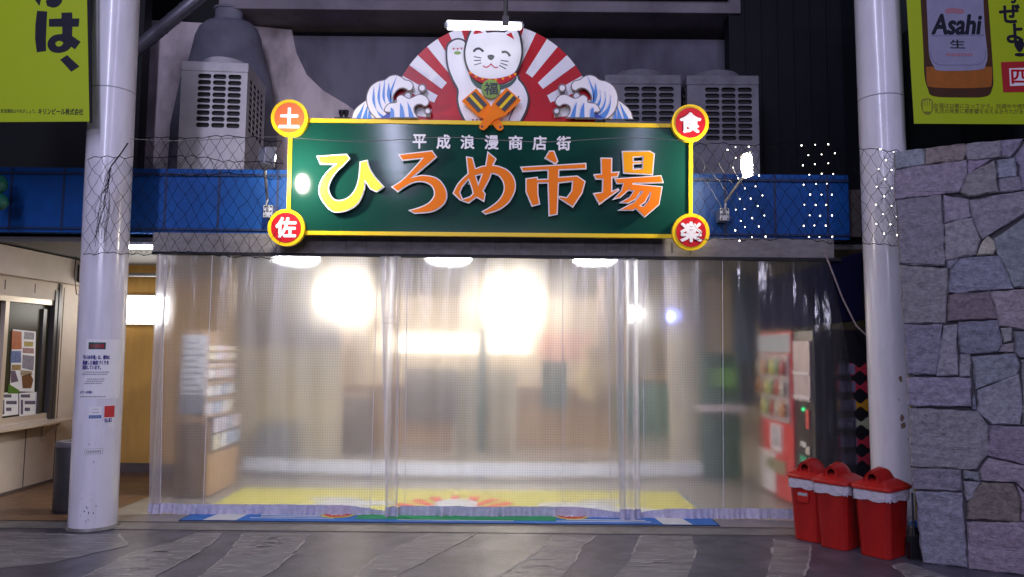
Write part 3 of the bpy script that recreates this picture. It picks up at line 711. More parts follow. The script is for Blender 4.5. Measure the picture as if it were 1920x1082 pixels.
b.tube(pts, .003, 4); tag(obj("net_rope", b, mat("pale rope", (.30, .27, .24), .7)), "thin pale rope strung across the top of the green sign", "rope")
b = MB(); p0 = W(208, 312, YN - .02)
for k in range(14):
    r = random.Random(k); e = W(178 + r.uniform(-6, 22), 430 + r.uniform(-30, 35), YN - .01 + r.uniform(-.03, .02))
    mids = [p0.lerp(e, t) + Vector((r.uniform(-.03, .03), r.uniform(-.02, .02), r.uniform(-.02, .02))) for t in (.2, .4, .6, .8)]
    b.tube([p0] + mids + [e], .002, 3, False)
b.tube([W(240, 268, YN), W(225, 290, YN - .01), p0], .006, 5)
tag(obj("net_bundle", b, m_net), "gathered bunch of black net tied to the column with paper notices", "net")
m_led = emit("white led", (1.0, .93, .82), 9, False)
D1 = [(48, 138), (98, 121), (182, 119), (99, 188), (82, 250), (115, 318), (246, 300), (157, 382), (224, 369), (125, 448), (194, 446), (268, 426), (238, 492), (155, 512), (99, 516), (203, 569), (280, 553), (131, 587), (158, 626), (245, 622), (96, 647), (201, 690), (288, 686), (123, 712)]
D2 = [(515, 110), (601, 106), (683, 103), (558, 172), (641, 167), (725, 160), (524, 236), (599, 229), (684, 223), (564, 295), (642, 289), (715, 290), (528, 358), (606, 354), (674, 352), (569, 421), (641, 421), (707, 421), (533, 484), (604, 486), (670, 486), (566, 551), (632, 555), (707, 552), (529, 618), (596, 616), (668, 617), (562, 688), (628, 688), (709, 687)]
D3 = [(1013, 134), (1095, 152), (1048, 203), (1110, 222), (1001, 259), (1083, 265), (1041, 324), (1115, 331), (989, 371), (1085, 381), (1037, 432), (1120, 446), (984, 484), (1083, 492), (1029, 545), (1117, 560), (988, 606), (1076, 609), (1140, 633), (1036, 667), (1119, 677)]
z8 = Z(1350, 240, 3.368)
for D, lab in ((D1, "small white net lights hanging around the lit floodlight arm"), (D2, "small white net lights in front of dark cladding and the end of the blue fascia"), (D3, "small white net lights in front of the scuffed white column")):
    pts = [W(*z8(q), YN - .02) for q in D]
    t = thing("net_light", lab, "net light", min(pts, key=lambda p: p.z), "white net lights on the bird net")
    b = MB()
    for i, p in enumerate(pts):
        near = sorted((q for q in pts if q.z < p.z - .01), key=lambda q: (q - p).length)[:2]
        for q in near:
            if (q - p).length < .16: b.tube([p, q], .0018, 3, False)
    obj("wire", b, m_net, t)
    for i, p in enumerate(pts):
        r = random.Random(i).uniform(.0036, .0062)
        b = MB(); b.sphere(p, r, 8, 6, (1, 1, 1.15)); obj("bulb", b, m_led, t, smooth=True)

# ------------------------------------------------------------------ banners
YBN = 6.35
BL = Plane(W(84, 229, YBN), (1, 0, 0), (0, 0, 1))
ban = thing("hanging_banner", "yellow green hanging banner with large black Japanese letters and a maker line", "banner", BL.o, "yellow green banners under the arcade")
def cloth(pl, corners, mb, th=.006, n=10):
    vs, fs = fill([[pl.loc(*c) for c in corners]], th); mb.add([pl.out(v.x, v.y, v.z) for v in vs], fs)
b = MB(); cloth(BL, [(-160, -160), (160, -160), (168, 228), (-160, 230)], b); obj("cloth", b, m_banner, ban)
zbn = Z(0, 0, 3.279); b = MB()
for polys in ([[(230, 68), (292, 72), (288, 150), (284, 240), (285, 315), (228, 322), (218, 240), (220, 150)]],
              [crv([(303, 118, 1), (380, 115, 1), (380, 80, 1), (445, 78, 1), (447, 115, 1), (490, 115, 1), (485, 165, 1), (447, 165, 1), (445, 222, 1), (497, 258, 1), (462, 305, 1), (440, 288, 1), (415, 312), (370, 326), (320, 318), (295, 285), (302, 246), (335, 218), (385, 210, 1), (385, 165, 1), (303, 165, 1)]), crv([(342, 268), (362, 252), (390, 262), (380, 282), (356, 287)])],
              [[(415, 340), (490, 410), (440, 442), (372, 368)]],
              [crv([(208, -10, 1), (255, -10, 1), (245, 38, 1)])], [crv([(290, -60, 1), (385, -60, 1), (385, 0), (365, 35), (330, 48), (292, 38, 1), (285, 5), (310, -10)])]):
    SG_ = BL; SG_.shape(b, polys, .0035, .002, 0, zbn)
obj("big_letter", b, m_bink, ban)
b = MB(); BL.text(b, "キリンビール株式会社", 72, 204, 157, 215, .005, .012); obj("maker_line", b, m_bink, ban)
b = MB(); BL.text(b, "飲酒運転はやめましょう。", 2, 205, 68, 212, .005); obj("small_print", b, m_darkg, ban)
b = MB(); BL.shape(b, [[(164, -160), (168, -160), (171, 229), (167, 229)]], -.02, .02); obj("edge_pole", b, m_dark, ban)
BR = Plane(W(1800, 232, YBN), (1, .0, 0), (0, 0, 1))
ban2 = thing("hanging_banner", "yellow green hanging banner with a beer bottle and handwriting, above the stone wall", "banner", BR.o, "yellow green banners under the arcade")
b = MB(); cloth(BR, [(1690, -160), (2080, -160), (2080, 234), (1714, 232)], b); obj("cloth", b, m_banner, ban2)
zbr = Z(1350, 0, 3.182)
m_bot = mat("bottle print brown", (.075, .030, .012), .4, var=.3, vscale=5); m_amb = mat("bottle print amber", (.40, .13, .018), .4, var=.3, vscale=9); m_lab = mat("bottle print silver", (.30, .30, .42), .45, var=.2, vscale=9)
m_lab2 = mat("bottle print label edge", (.20, .20, .30), .45)
m_brown = mat("faded print", (.20, .20, .02), .5)
b = MB(); BR.shape(b, [crv([(1185, -200, 1), (1195, 0), (1212, 300), (1218, 450), (1238, 530), (1270, 574), (1420, 582), (1582, 577), (1622, 530), (1628, 450), (1612, 200), (1597, 0), (1580, -200, 1)])], .0035, .002, 0, zbr); bot = obj("bottle_print", b, m_bot, ban2)
b = MB(); BR.shape(b, [crv([(1228, 400, 1), (1620, 400, 1), (1618, 500), (1590, 522), (1420, 528), (1262, 522), (1232, 500)])], .006, .001, 0, zbr); obj("beer_print", b, m_amb, bot)
b = MB(); BR.shape(b, [crv([(1220, -200, 1), (1238, 200), (1246, 330), (1272, 398), (1312, 424), (1545, 418), (1582, 385), (1592, 320), (1575, 150), (1560, -200, 1)])], .0075, .001, 0, zbr)
lb = obj("label_print", b, m_lab, bot)
b = MB(); BR.shape(b, [stroke(crv([(1252, 300), (1262, 350), (1300, 386), (1420, 390), (1545, 384), (1576, 350), (1582, 300)], False), 5)], .0092, .001, 0, zbr); BR.shape(b, [[(1256, 212), (1572, 208), (1572, 215), (1256, 218)]], .0092, .001, 0, zbr); obj("label_line", b, m_lab2, lb)
b = MB(); q0 = zbr((1262, 92)); q1 = zbr((1550, 205)); BR.text(b, "Asahi", q0[0], q0[1], q1[0] - 4, q1[1], .0092, .045, .16); q0 = zbr((1370, 240)); q1 = zbr((1456, 290)); BR.text(b, "生", q0[0], q0[1], q1[0], q1[1], .0092, .02); obj("label_lettering", b, m_bink, lb)
b = MB(); q0 = zbr((1345, 318)); q1 = zbr((1502, 338)); 
for k in range(9): BR.shape(b, [[(1345 + k * 18, 320), (1358 + k * 18, 320), (1358 + k * 18, 338), (1345 + k * 18, 338)]], .0092, .001, 0, zbr)
m_frp = mat("faded red print", (.36, .16, .2), .5)
b2 = MB(); BR.shape(b2, [crv([(1340, 60), (1385, 50), (1450, 62), (1440, 84), (1385, 80), (1350, 84)])], .0092, .001, 0, zbr); obj("label_mark", b2, m_frp, lb)
obj("label_small_print", b, m_frp, lb)
b = MB()
for ch, x0, y0, x1, y1 in (("ぜ", 1668, 30, 1782, 135), ("よ", 1712, 145, 1800, 255), ("!", 1758, 245, 1812, 335)):
    q0 = zbr((x0, y0)); q1 = zbr((x1, y1)); BR.text(b, ch, q0[0], q0[1], q1[0], q1[1], .0055, .035)
BR.shape(b, [stroke(crv([(1745, -60), (1760, -10), (1752, 14), (1735, 10)], False), 14)], .0035, .002, 0, zbr)
obj("handwritten_letter", b, m_bink, ban2)
b = MB(); BR.shape(b, [[(1674, 372), (1990, 362), (1990, 548), (1688, 552)]], .0035, .002, 0, zbr); rb = obj("red_panel", b, mat("banner red", (.40, .018, .02), .5), ban2)
b = MB(); BR.shape(b, [[(1722, 410), (1850, 405), (1855, 510), (1728, 515)]], .006, .001, 0, zbr); BR.shape(b, [[(1870, 405), (1985, 400), (1985, 508), (1875, 510)]], .006, .001, 0, zbr); obj("white_box", b, m_white, rb)
b = MB(); q0 = zbr((1738, 420)); q1 = zbr((1840, 500)); BR.text(b, "四", q0[0], q0[1], q1[0], q1[1], .0078, .03); obj("red_letter", b, m_red, rb)
b = MB()
q0 = zbr((1275, 624)); q1 = zbr((2100, 645)); BR.text(b, "お酒は20歳になってから。妊娠中や授乳期の飲酒は、胎児・", q0[0], q0[1], q1[0], q1[1], .005, .012)
q0 = zbr((1280, 654)); q1 = zbr((2100, 676)); BR.text(b, "乳児の発育に悪影響を与えるおそれがありますので気をつけま", q0[0], q0[1], q1[0], q1[1], .005, .012); obj("small_print", b, m_brown, ban2)
b = MB(); BR.shape(b, [crv([(1200, 600), (1232, 588), (1264, 600), (1270, 650), (1250, 682), (1220, 680), (1202, 650)])], .0035, .002, 0, zbr); hp = obj("hand_mark", b, m_brown, ban2)
b = MB()
for k in range(4): BR.shape(b, [rrect(1208 + k * 14, 596 + (k % 3 == 0) * 6, 1218 + k * 14, 638, 4)], .0056, .001, 0, zbr)
BR.shape(b, [rrect(1208, 634, 1260, 668, 10)], .0068, .001, 0, zbr); obj("hand_shape", b, m_banner, hp)

# green paper balls at the far left edge of the fascia
b = MB(); b.sphere(W(-8, 345, 7.0), .10, 20, 14); b.sphere(W(-3, 378, 7.0), .085, 20, 14)
p = W(-8, 345, 7.0); b.tube([p + Vector((0, 0, .09)), p + Vector((0, 0, .6))], .004, 5)
tag(obj("paper_ball_garland", b, m_gball, smooth=True), "dark green paper balls hanging before the blue fascia above the ticket booth", "decoration")

# ------------------------------------------------------------------ ticket booth on the left
XBW = -5.42
booth = thing("ticket_booth", "cream panelled ticket booth with a sliding window and narrow shelf", "booth", (XBW - .3, 7.5, 0))
def yz(px, py): p = WX(px, py, XBW); return p.y, p.z
wy0, wy1, wz0, wz1 = 6.2, yz(100, 700)[0], yz(0, 797)[1], yz(0, 552)[1]
b = MB(); b.box(XBW - .2, XBW, 4.5, wy0, 0, 2.34); b.box(XBW - .2, XBW, wy1, 9.6, 0, 2.34); b.box(XBW - .2, XBW, wy0, wy1, 0, wz0); b.box(XBW - .2, XBW, wy0, wy1, wz1, 2.34)
nf = len(b.f)
for y in (4.9, 5.4, 5.9, 6.4, 6.9, 7.4, 7.9, 8.4, 8.95, 9.3): 
    for (za, zb_) in ((0.02, wz0 - .06), (wz1 + .06, 2.3)) if y < wy1 else ((.02, 2.3),): b.box(XBW + .0005, XBW + .003, y - .006, y + .006, za, zb_)
obj("wall", b, None, booth, mats=[m_cream, m_soff], fmat=[0] * nf + [1] * (len(b.f) - nf))
b = MB(); b.box(XBW - .2, XBW + .14, 4.5, 9.6, 2.341, 2.64); obj("beam", b, m_cream, booth)
b = MB(); b.box(XBW - .001, XBW + .02, 4.5, 9.6, 0, .03); obj("plinth", b, m_soff, booth)
win = MB(); t_ = .06
for (ya_, yb_, za, zb_) in ((wy0, wy1, wz1 - t_, wz1), (wy0, wy1, wz0, wz0 + t_), (wy0, wy0 + .05, wz0 + t_, wz1 - t_), (yz(8, 700)[0] - .03, yz(8, 700)[0] + .03, wz0 + t_, wz1 - t_)): win.box(XBW - .1, XBW - .01, ya_, yb_, za, zb_)
wf = obj("window", win, m_alu, booth)
b = MB(); b.box(XBW - .11, XBW + .012, wy1 - .06, wy1 - .001, wz0 - .03, wz1 + .12); b.box(XBW - .11, XBW + .02, wy1 + .0, wy1 + .05, wz0 - .03, 2.335); b.box(XBW - .095, XBW - .03, wy1 - .2, wy1 - .14, wz0 + t_, wz1 - t_ - .05); obj("jamb", b, m_dkalu, wf)
b = MB(); b.box(XBW - .07, XBW - .06, wy0 + .05, wy1 - .06, wz0 + t_, wz1 - t_); obj("pane", b, m_glass, wf)
b = MB(); b.box(XBW + .003, XBW + .24, 4.6, yz(112, 800)[0], wz0 - .045, wz0 - .015); sf = obj("shelf", b, m_alu, booth, bevel=.004)
b = MB(); y = yz(80, 800)[0]; b.tube([(XBW + .2, y, wz0 - .05), (XBW + .005, y, wz0 - .22)], .012, 6); b.box(XBW + .003, XBW + .02, y - .015, y + .015, wz0 - .25, wz0 - .05); obj("shelf_bracket", b, m_alu, sf)
# posters on the window
PX = XBW - .055
PW = Plane((PX, 8.2, 1.4), (0, 1, 0), (0, 0, 1))
def colpatch(mb, pl, x0, y0, x1, y1, d): pl.shape(mb, [[(x0, y0), (x1, y0), (x1, y1), (x0, y1)]], d, .001)
po = thing("photo_poster", "colourful photo poster on the ticket booth window", "poster", PW.out(*PW.loc(45, 735)))
b = MB(); PW.shape(b, [[(24, 617), (67, 622), (64, 735), (18, 733)]], .0, .002); obj("sheet", b, m_paper, po)
for nm, col, q in (("orange_picture", (.55, .13, .03), [(22, 620), (40, 622), (40, 655), (21, 655)]), ("blue_picture", (.16, .22, .45), [(20, 658), (39, 658), (39, 680), (19, 680)]), ("yellow_picture", (.5, .38, .08), [(45, 640), (62, 641), (61, 650), (45, 650)]), ("food_picture", (.22, .09, .03), [(40, 705), (56, 700), (62, 712), (58, 728), (42, 728)]), ("green_picture", (.10, .25, .02), [(14, 738), (16, 720), (36, 732), (34, 738)]), ("grey_picture", (.30, .28, .34), [(42, 665), (64, 668), (62, 695), (41, 690)]), ("noodle_picture", (.42, .26, .10), [(22, 684), (39, 684), (38, 694), (21, 694)]), ("white_print", (.36, .34, .36), [(45, 622), (64, 624), (63, 637), (44, 636)]), ("pink_picture", (.46, .26, .24), [(42, 652), (63, 653), (63, 663), (42, 662)]), ("beige_picture", (.45, .34, .22), [(38, 694), (60, 696), (60, 703), (38, 704)]), ("purple_picture", (.15, .10, .16), [(20, 695), (28, 695), (34, 715), (20, 718)])):
    b = MB(); PW.shape(b, [q], .0025, .001); obj(nm, b, mat(nm, col, .5, var=.5, vscale=30), po)
for x0, x1, lab in ((1, 34, "printed photo card at the bottom of the booth window, beside the sash"), (36, 69, "printed photo card at the bottom of the booth window, under the poster")):
    t = thing("photo_card", lab, "card", PW.out(*PW.loc((x0 + x1) / 2, 780)), "photo cards on the booth window")
    b = MB(); PW.shape(b, [[(x0, 737), (x1, 735), (x1, 777), (x0, 781)]], .0, .002); obj("sheet", b, m_paper, t)
    b = MB()
    for (u0, v0, u1, v1) in ((.08, .06, .6, .2), (.08, .3, .2, .95), (.3, .35, .9, .5), (.3, .65, .6, .8)):
        PW.shape(b, [[(x0 + (x1 - x0) * u, 737 + 42 * v) for u, v in ((u0, v0), (u1, v0), (u1, v1), (u0, v1))]], .0025, .001)
    obj("printed_picture", b, mat("card print", (.14, .13, .20), .5, var=.5, vscale=30), t)
# black speaker with dangling cable on the booth wall, beside the column
p = WX(150, 515, XBW + .145)
t = thing("wall_speaker", "small black wall box with a looped cable on the ticket booth beam", "speaker", p)
b = MB(); b.box(p.x - .0, p.x + .1, p.y - .06, p.y + .06, p.z - .1, p.z + .12); obj("box", b, m_blackp, t, bevel=.01)
b = MB(); b.tube([p + Vector((.05, 0, .12)), p + Vector((.06, -.1, .25)), p + Vector((.06, -.2, .2)), p + Vector((.06, -.22, 0)), p + Vector((.06, -.15, -.25)), p + Vector((.06, -.02, -.28)), p + Vector((.05, 0, -.1))], .006, 6); obj("cable", b, m_blackp, t, smooth=True)
# grey oval litter bin behind the left column
gb = G(128, 966); gb = Vector((W(138, 900, gb.y + .15).x, gb.y, 0)); t = thing("litter_bin", "dark grey metal litter bin with rounded top, behind the column with notices", "litter bin", (gb.x, gb.y + .15, 0))
zt_ = .68
b = MB(); c = (gb.x, gb.y + .15, 0); b.lathe([(0, .03), (.17, .03), (.175, .05), (.175, zt_ - .06), (.17, zt_ - .05)], c, 32, 1, .8); obj("body", b, m_gbin, t, smooth=True)
b = MB(); b.lathe([(.18, zt_ - .052), (.183, zt_ - .03), (.172, zt_ - .005), (.15, zt_), (.11, zt_ - .004), (.105, zt_ - .04), (0, zt_ - .05)], c, 32, 1, .8); obj("lid", b, mat("grey bin rim", (.16, .15, .17), .35, metal=.4), t, smooth=True)
b = MB(); b.lathe([(.178, 0.004), (.18, .03), (.176, .032)], c, 32, 1, .8); obj("foot", b, m_blackp, t, smooth=True)
# lamps over the booth corridor
m_lampw = emit("cool lamp", (.95, .95, 1.0), 70)
b = MB(); a = W(236, 441, 7.5); c = W(292, 441, 7.5); b.tube([(a.x, 7.5, ZC - .05), (c.x, 7.5, ZC - .05)], .018, 8)
lt = thing("strip_light", "short white strip light under the blue fascia above the tan wall", "light", (a.x, 7.5, ZC - .05)); obj("lamp_tube", b, m_lampw, lt, smooth=True)
b = MB(); b.box(a.x - .03, c.x + .03, 7.48, 7.54, ZC - .03, ZC - .001); obj("housing", b, m_white, lt)
# glowing panel in place of lamp glare reflected on the tan wall
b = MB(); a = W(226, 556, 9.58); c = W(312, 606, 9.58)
t = thing("glare_panel", "square glowing panel for the reflected glare on the tan wall of the booth corridor", "lamp", (a.x, 9.58, c.z))
b.box(a.x, c.x, 9.56, 9.585, c.z, a.z); obj("diffuser", b, emit("corridor glare", (1.0, .96, .90), 14), t, bevel=.02)
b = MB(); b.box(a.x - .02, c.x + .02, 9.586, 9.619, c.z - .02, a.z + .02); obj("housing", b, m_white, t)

# ------------------------------------------------------------------ paper notices and stickers on the column with notices
def colsheet(base, d, name, px0, py0, px1, py1, m, parent, lift=.002):
    # rectangle on the cylinder facing the camera: pixel columns turned into arc positions
    def arcpos(px, py):
        z = W(px, py, base.y - rc).z; c = base + d * (z / d.z)
        x = W(px, py, base.y - rc * .9).x - c.x
        return math.asin(max(-.995, min(.995, x / rc))) * rc, z
    a = arcpos(px0, (py0 + py1) / 2); b_ = arcpos(px1, (py0 + py1) / 2)
    z1 = arcpos(px0, py0)[1]; z0 = arcpos(px0, py1)[1]
    mb = MB(); n = 10
    for i in range(n):
        u0 = a[0] + (b_[0] - a[0]) * i / n; u1 = a[0] + (b_[0] - a[0]) * (i + 1) / n
        mb.quad(on_col(base, d, z0, u0 / rc, rc + lift), on_col(base, d, z0, u1 / rc, rc + lift), on_col(base, d, z1, u1 / rc, rc + lift), on_col(base, d, z1, u0 / rc, rc + lift))
    o = obj(name, mb, m, parent) if name else None
    return o, (a[0], b_[0], z0, z1)
def coltext(base, d, s, u0, u1, z0, z1, lift, mb, bold=0.0):
    vs, fs = textbox(s, u0, z0, u1, z1, bold)
    mb.add([on_col(base, d, v.y, v.x / rc, rc + lift + v.z) for v in vs], fs)
def colbar(base, d, u0, u1, z0, z1, lift, mb):
    for i in range(6):
        a, c = u0 + (u1 - u0) * i / 6, u0 + (u1 - u0) * (i + 1) / 6
        mb.quad(*[on_col(base, d, z, u / rc, rc + lift) for u, z in ((a, z0), (c, z0), (c, z1), (a, z1))])
zc = 1.35
nt_ = thing("paper_notice", "white paper notice with navy lettering wrapped round a white column", "notice", on_col(bl, dL, 1.1, 0, rc))
_, (u0, u1, z0, z1) = colsheet(bl, dL, "sheet", 162, 636, 231, 748, m_paper, nt_, .0015)
def zz(py): return W(190, py, YCOL - rc).z
b = MB(); colbar(bl, dL, .0, .135, zz(655), zz(642), .0030, b); obj("notice_emblem", b, m_bib, nt_)
b = MB(); coltext(bl, dL, "ひろめ市場", .012, .122, zz(653), zz(645), .0042, b, .02); obj("emblem_lettering", b, m_pinkr, nt_)
b = MB(); coltext(bl, dL, "「ひろめ市場」は、都市に", -.045, .175, zz(674), zz(666), .003, b, .03); coltext(bl, dL, "配慮した施設づくりを", -.045, .165, zz(684), zz(676), .003, b, .03); coltext(bl, dL, "目指しています。", -.045, .105, zz(693), zz(685), .003, b, .03); coltext(bl, dL, "よさこい広場は", -.06, .05, zz(738), zz(733), .003, b, .02); obj("notice_lettering", b, m_navy, nt_)
b = MB()
for k, (a0, a1, py) in enumerate(((-.03, .17, 698), (-.05, .16, 702), (.0, .14, 711), (-.01, .13, 715), (-.02, .12, 719), (-.06, .15, 744))):
    w_ = a0
    while w_ < a1: 
        l = random.uniform(.006, .02); colbar(bl, dL, w_, min(a1, w_ + l), zz(py + 1.0), zz(py - 1.0), .003, b); w_ += l + .004
obj("fine_print", b, m_greyp, nt_)
st = thing("sticker", "small white and blue square sticker under the paper notice", "sticker", on_col(bl, dL, 1.0, .3, rc), "stickers on the column with notices")
b = MB(); colbar(bl, dL, .03, .125, zz(788), zz(763), .0015, b); obj("sheet", b, m_paper, st)
b = MB(); colbar(bl, dL, .03, .125, zz(785), zz(779), .003, b); obj("blue_strip", b, mat("sticker blue", (.02, .13, .42), .4), st)
b = MB(); 
for k in range(4): colbar(bl, dL, .040 + k * .02, .053 + k * .02, zz(783.6), zz(780.6), .0042, b)
colbar(bl, dL, .05, .105, zz(774), zz(773), .003, b); colbar(bl, dL, .05, .105, zz(768), zz(767.2), .003, b); obj("sticker_print", b, m_greyp, st)
st = thing("sticker", "red sticker wrapping round the column edge under the paper notice", "sticker", on_col(bl, dL, 1.0, .8, rc), "stickers on the column with notices")
b = MB(); colbar(bl, dL, .145, .235, zz(795), zz(761), .0015, b); obj("sheet", b, m_paper, st)
b = MB(); colbar(bl, dL, .147, .235, zz(784), zz(762), .003, b); obj("red_field", b, m_mred, st)
b = MB(); coltext(bl, dL, "SE", .15, .215, zz(793), zz(786), .003, b, .04); obj("sticker_lettering", b, m_navy, st)
st = thing("sticker", "outlined speech strip sticker, lowest on the column with notices", "sticker", on_col(bl, dL, .8, .2, rc), "stickers on the column with notices")
b = MB(); colbar(bl, dL, .01, .15, zz(852), zz(842), .0015, b); obj("sheet", b, m_greyp, st)
b = MB(); colbar(bl, dL, .014, .146, zz(851.2), zz(842.8), .0028, b); obj("white_field", b, m_paper, st)
b = MB(); w_ = .022
while w_ < .135: colbar(bl, dL, w_, w_ + .009, zz(849.5), zz(844.8), .004, b); w_ += .013
obj("fine_print", b, m_greyp, st)

# ------------------------------------------------------------------ stone wall on the right
A = G(1734, 1056); B = G(1925, 1080)
SW = Plane((A.x, A.y, 0), (B.x - A.x, B.y - A.y, 0), (0, 0, 1))
za_ = Z(1690, 260, 2.459); zb_2 = Z(1360, 540, 1.996)
SA = [[(-30, 64), (105, 45), (108, 118), (-30, 142)], [(112, 45), (290, 25), (298, 60), (285, 98), (112, 120)], [(300, 25), (455, 10), (458, 85), (420, 90), (305, 100)], [(462, 10), (566, 0), (540, 40), (500, 85), (462, 82)],
      [(572, 15), (760, -20), (760, 210), (566, 238), (556, 225), (545, 130), (525, 85)], [(-30, 145), (190, 112), (300, 102), (300, 160), (270, 245), (-30, 278)], [(308, 102), (420, 92), (308, 165)], [(432, 96), (445, 245), (310, 268), (275, 245), (305, 170)],
      [(440, 95), (525, 90), (535, 175), (450, 182)], [(450, 188), (548, 178), (552, 235), (455, 248)], [(-20, 282), (185, 262), (200, 585), (-10, 578)], [(192, 262), (305, 280), (318, 362), (195, 388)], [(315, 285), (566, 245), (760, 220), (760, 250), (566, 345), (420, 435), (375, 465), (340, 410)],
      [(198, 395), (325, 368), (340, 420), (360, 465), (345, 535), (205, 560)], [(400, 452), (425, 470), (438, 510), (425, 532), (345, 538), (365, 490)], [(430, 460), (566, 375), (760, 262), (760, 680), (520, 685), (480, 590), (445, 530)], [(205, 562), (265, 550), (225, 600), (210, 598)],
      [(270, 552), (455, 540), (515, 690), (220, 712), (225, 610)], [(-5, 585), (215, 600), (205, 850), (10, 850)], [(218, 720), (405, 705), (440, 830), (210, 842)], [(412, 705), (566, 695), (760, 690), (760, 880), (566, 875), (455, 865)]]
SB = [[(672, 138), (810, 140), (805, 240), (785, 325), (680, 322)], [(815, 145), (865, 138), (872, 328), (790, 328)], [(872, 130), (1020, 122), (1035, 215), (1020, 240), (878, 245)], [(1030, 155), (1075, 150), (1070, 200), (1042, 205)], [(1040, 212), (1080, 208), (1082, 240), (1025, 240)],
      [(1082, 165), (1280, 150), (1280, 262), (1105, 262), (1088, 240)], [(878, 250), (918, 252), (920, 330), (875, 330)], [(925, 260), (1085, 245), (1100, 290), (1090, 325), (935, 380)], [(945, 385), (1100, 322), (1112, 420), (1105, 515), (1000, 510), (945, 460)], [(1106, 270), (1280, 268), (1280, 512), (1112, 512), (1118, 420)],
      [(680, 335), (918, 338), (918, 445), (685, 440)], [(930, 390), (942, 460), (922, 455)], [(688, 450), (945, 465), (985, 520), (985, 605), (940, 680), (695, 668)], [(990, 515), (1118, 525), (1280, 530), (1280, 668), (1118, 660), (985, 630)], [(985, 638), (1118, 668), (1280, 675), (1280, 770), (1118, 760), (1085, 725), (960, 720), (950, 690)],
      [(700, 675), (882, 680), (882, 760), (705, 755)], [(890, 682), (945, 690), (955, 722), (892, 712)], [(892, 725), (955, 728), (925, 790), (905, 800)], [(960, 730), (1080, 735), (1105, 800), (1100, 875), (905, 865), (905, 810)], [(712, 765), (885, 768), (905, 1045), (738, 1028)], [(905, 880), (1280, 880), (1280, 1095), (1118, 1075), (912, 1048)], [(1092, 735), (1118, 768), (1280, 778), (1280, 872), (1108, 872), (1112, 800)]]
wall = thing("stone_wall", "rough grey stone wall of irregular blocks with dark joints, beside the red bins", "wall", SW.o)
top_l = SW.loc(1688, 293); top_r = SW.loc(2000, 244); bot_l = SW.loc(1736, 1058)
x1w = SW.loc(2000, 700)[0]
x2w = x1w + 1.9; top_e = top_r[1] + .02
vs = [SW.out(bot_l[0], 0, -.028), SW.out(x2w, 0, -.028), SW.out(x2w, top_e, -.028), SW.out(SW.loc(1690, 300)[0], top_l[1], -.028)]
b = MB(); b.prism(vs, SW.n * -.4); obj("mortar_core", b, mat("dark mortar", (.055, .05, .06), .9, bump=.3, bscale=50), wall)
cols_ = [(.25, .24, .285), (.28, .27, .31), (.22, .21, .25), (.29, .28, .31), (.24, .235, .255)]
special = {1: (.26, .215, .20), 14: (.44, .41, .34), 19: (.20, .16, .18), 10: (.24, .225, .255), 18: (.25, .24, .25)}
specialb = {18: (.21, .175, .16), 12: (.265, .255, .275), 1: (.29, .28, .315)}
m_stone = bpy.data.materials.new("rough stone"); m_stone.use_nodes = True
nt = m_stone.node_tree; bs = nt.nodes["Principled BSDF"]; bs.inputs["Roughness"].default_value = .8
at_ = nt.nodes.new("ShaderNodeAttribute"); at_.attribute_name = "stone"
tc = nt.nodes.new("ShaderNodeTexCoord"); n1 = nt.nodes.new("ShaderNodeTexNoise"); n1.inputs["Scale"].default_value = 26; n1.inputs["Detail"].default_value = 8; n1.inputs["Roughness"].default_value = .7
nt.links.new(tc.outputs["Object"], n1.inputs[0])
mx = nt.nodes.new("ShaderNodeMix"); mx.data_type = 'RGBA'; mx.blend_type = 'MULTIPLY'; mx.inputs[0].default_value = 1.0
rp = nt.nodes.new("ShaderNodeValToRGB"); rp.color_ramp.elements[0].position = .3; rp.color_ramp.elements[0].color = (.55, .55, .58, 1); rp.color_ramp.elements[1].position = .7; rp.color_ramp.elements[1].color = (1.25, 1.25, 1.25, 1)
nt.links.new(n1.outputs[0], rp.inputs[0]); nt.links.new(at_.outputs["Color"], mx.inputs[6]); nt.links.new(rp.outputs[0], mx.inputs[7]); nt.links.new(mx.outputs[2], bs.inputs["Base Color"])
n2 = nt.nodes.new("ShaderNodeTexNoise"); n2.inputs["Scale"].default_value = 11; n2.inputs["Detail"].default_value = 9; n2.inputs["Roughness"].default_value = .62
nt.links.new(tc.outputs["Object"], n2.inputs[0]); bp = nt.nodes.new("ShaderNodeBump"); bp.inputs["Strength"].default_value = 1.0; bp.inputs["Distance"].default_value = .045
nt.links.new(n2.outputs[0], bp.inputs["Height"]); nt.links.new(bp.outputs[0], bs.inputs["Normal"])
b = MB(); fcol = []; rn = random.Random(21)
def inset_ring(p, k, jit):
    c = (sum(q[0] for q in p) / len(p), sum(q[1] for q in p) / len(p)); out = []
    for q in p:
        dx, dy = c[0] - q[0], c[1] - q[1]; l = math.hypot(dx, dy); out.append((q[0] + dx / l * k, q[1] + dy / l * k))
    return out
SX = []; re_ = random.Random(31); zrow = .0          # the wall goes on beyond the frame
while zrow < top_r[1] - .12:
    hr = min(re_.uniform(.25, .5), top_r[1] - zrow); x = x1w + .012
    while x < x2w - .1:
        wx = min(re_.uniform(.25, .6), x2w - x); j = lambda: re_.uniform(-.02, .02)
        SX.append([(x + .012, zrow + .012 + j() * .3), (x + wx - .012, zrow + .012 + j() * .3), (x + wx - .012 + j(), zrow + hr - .012), (x + .012 + abs(j()), zrow + hr - .012)]); x += wx
    zrow += hr
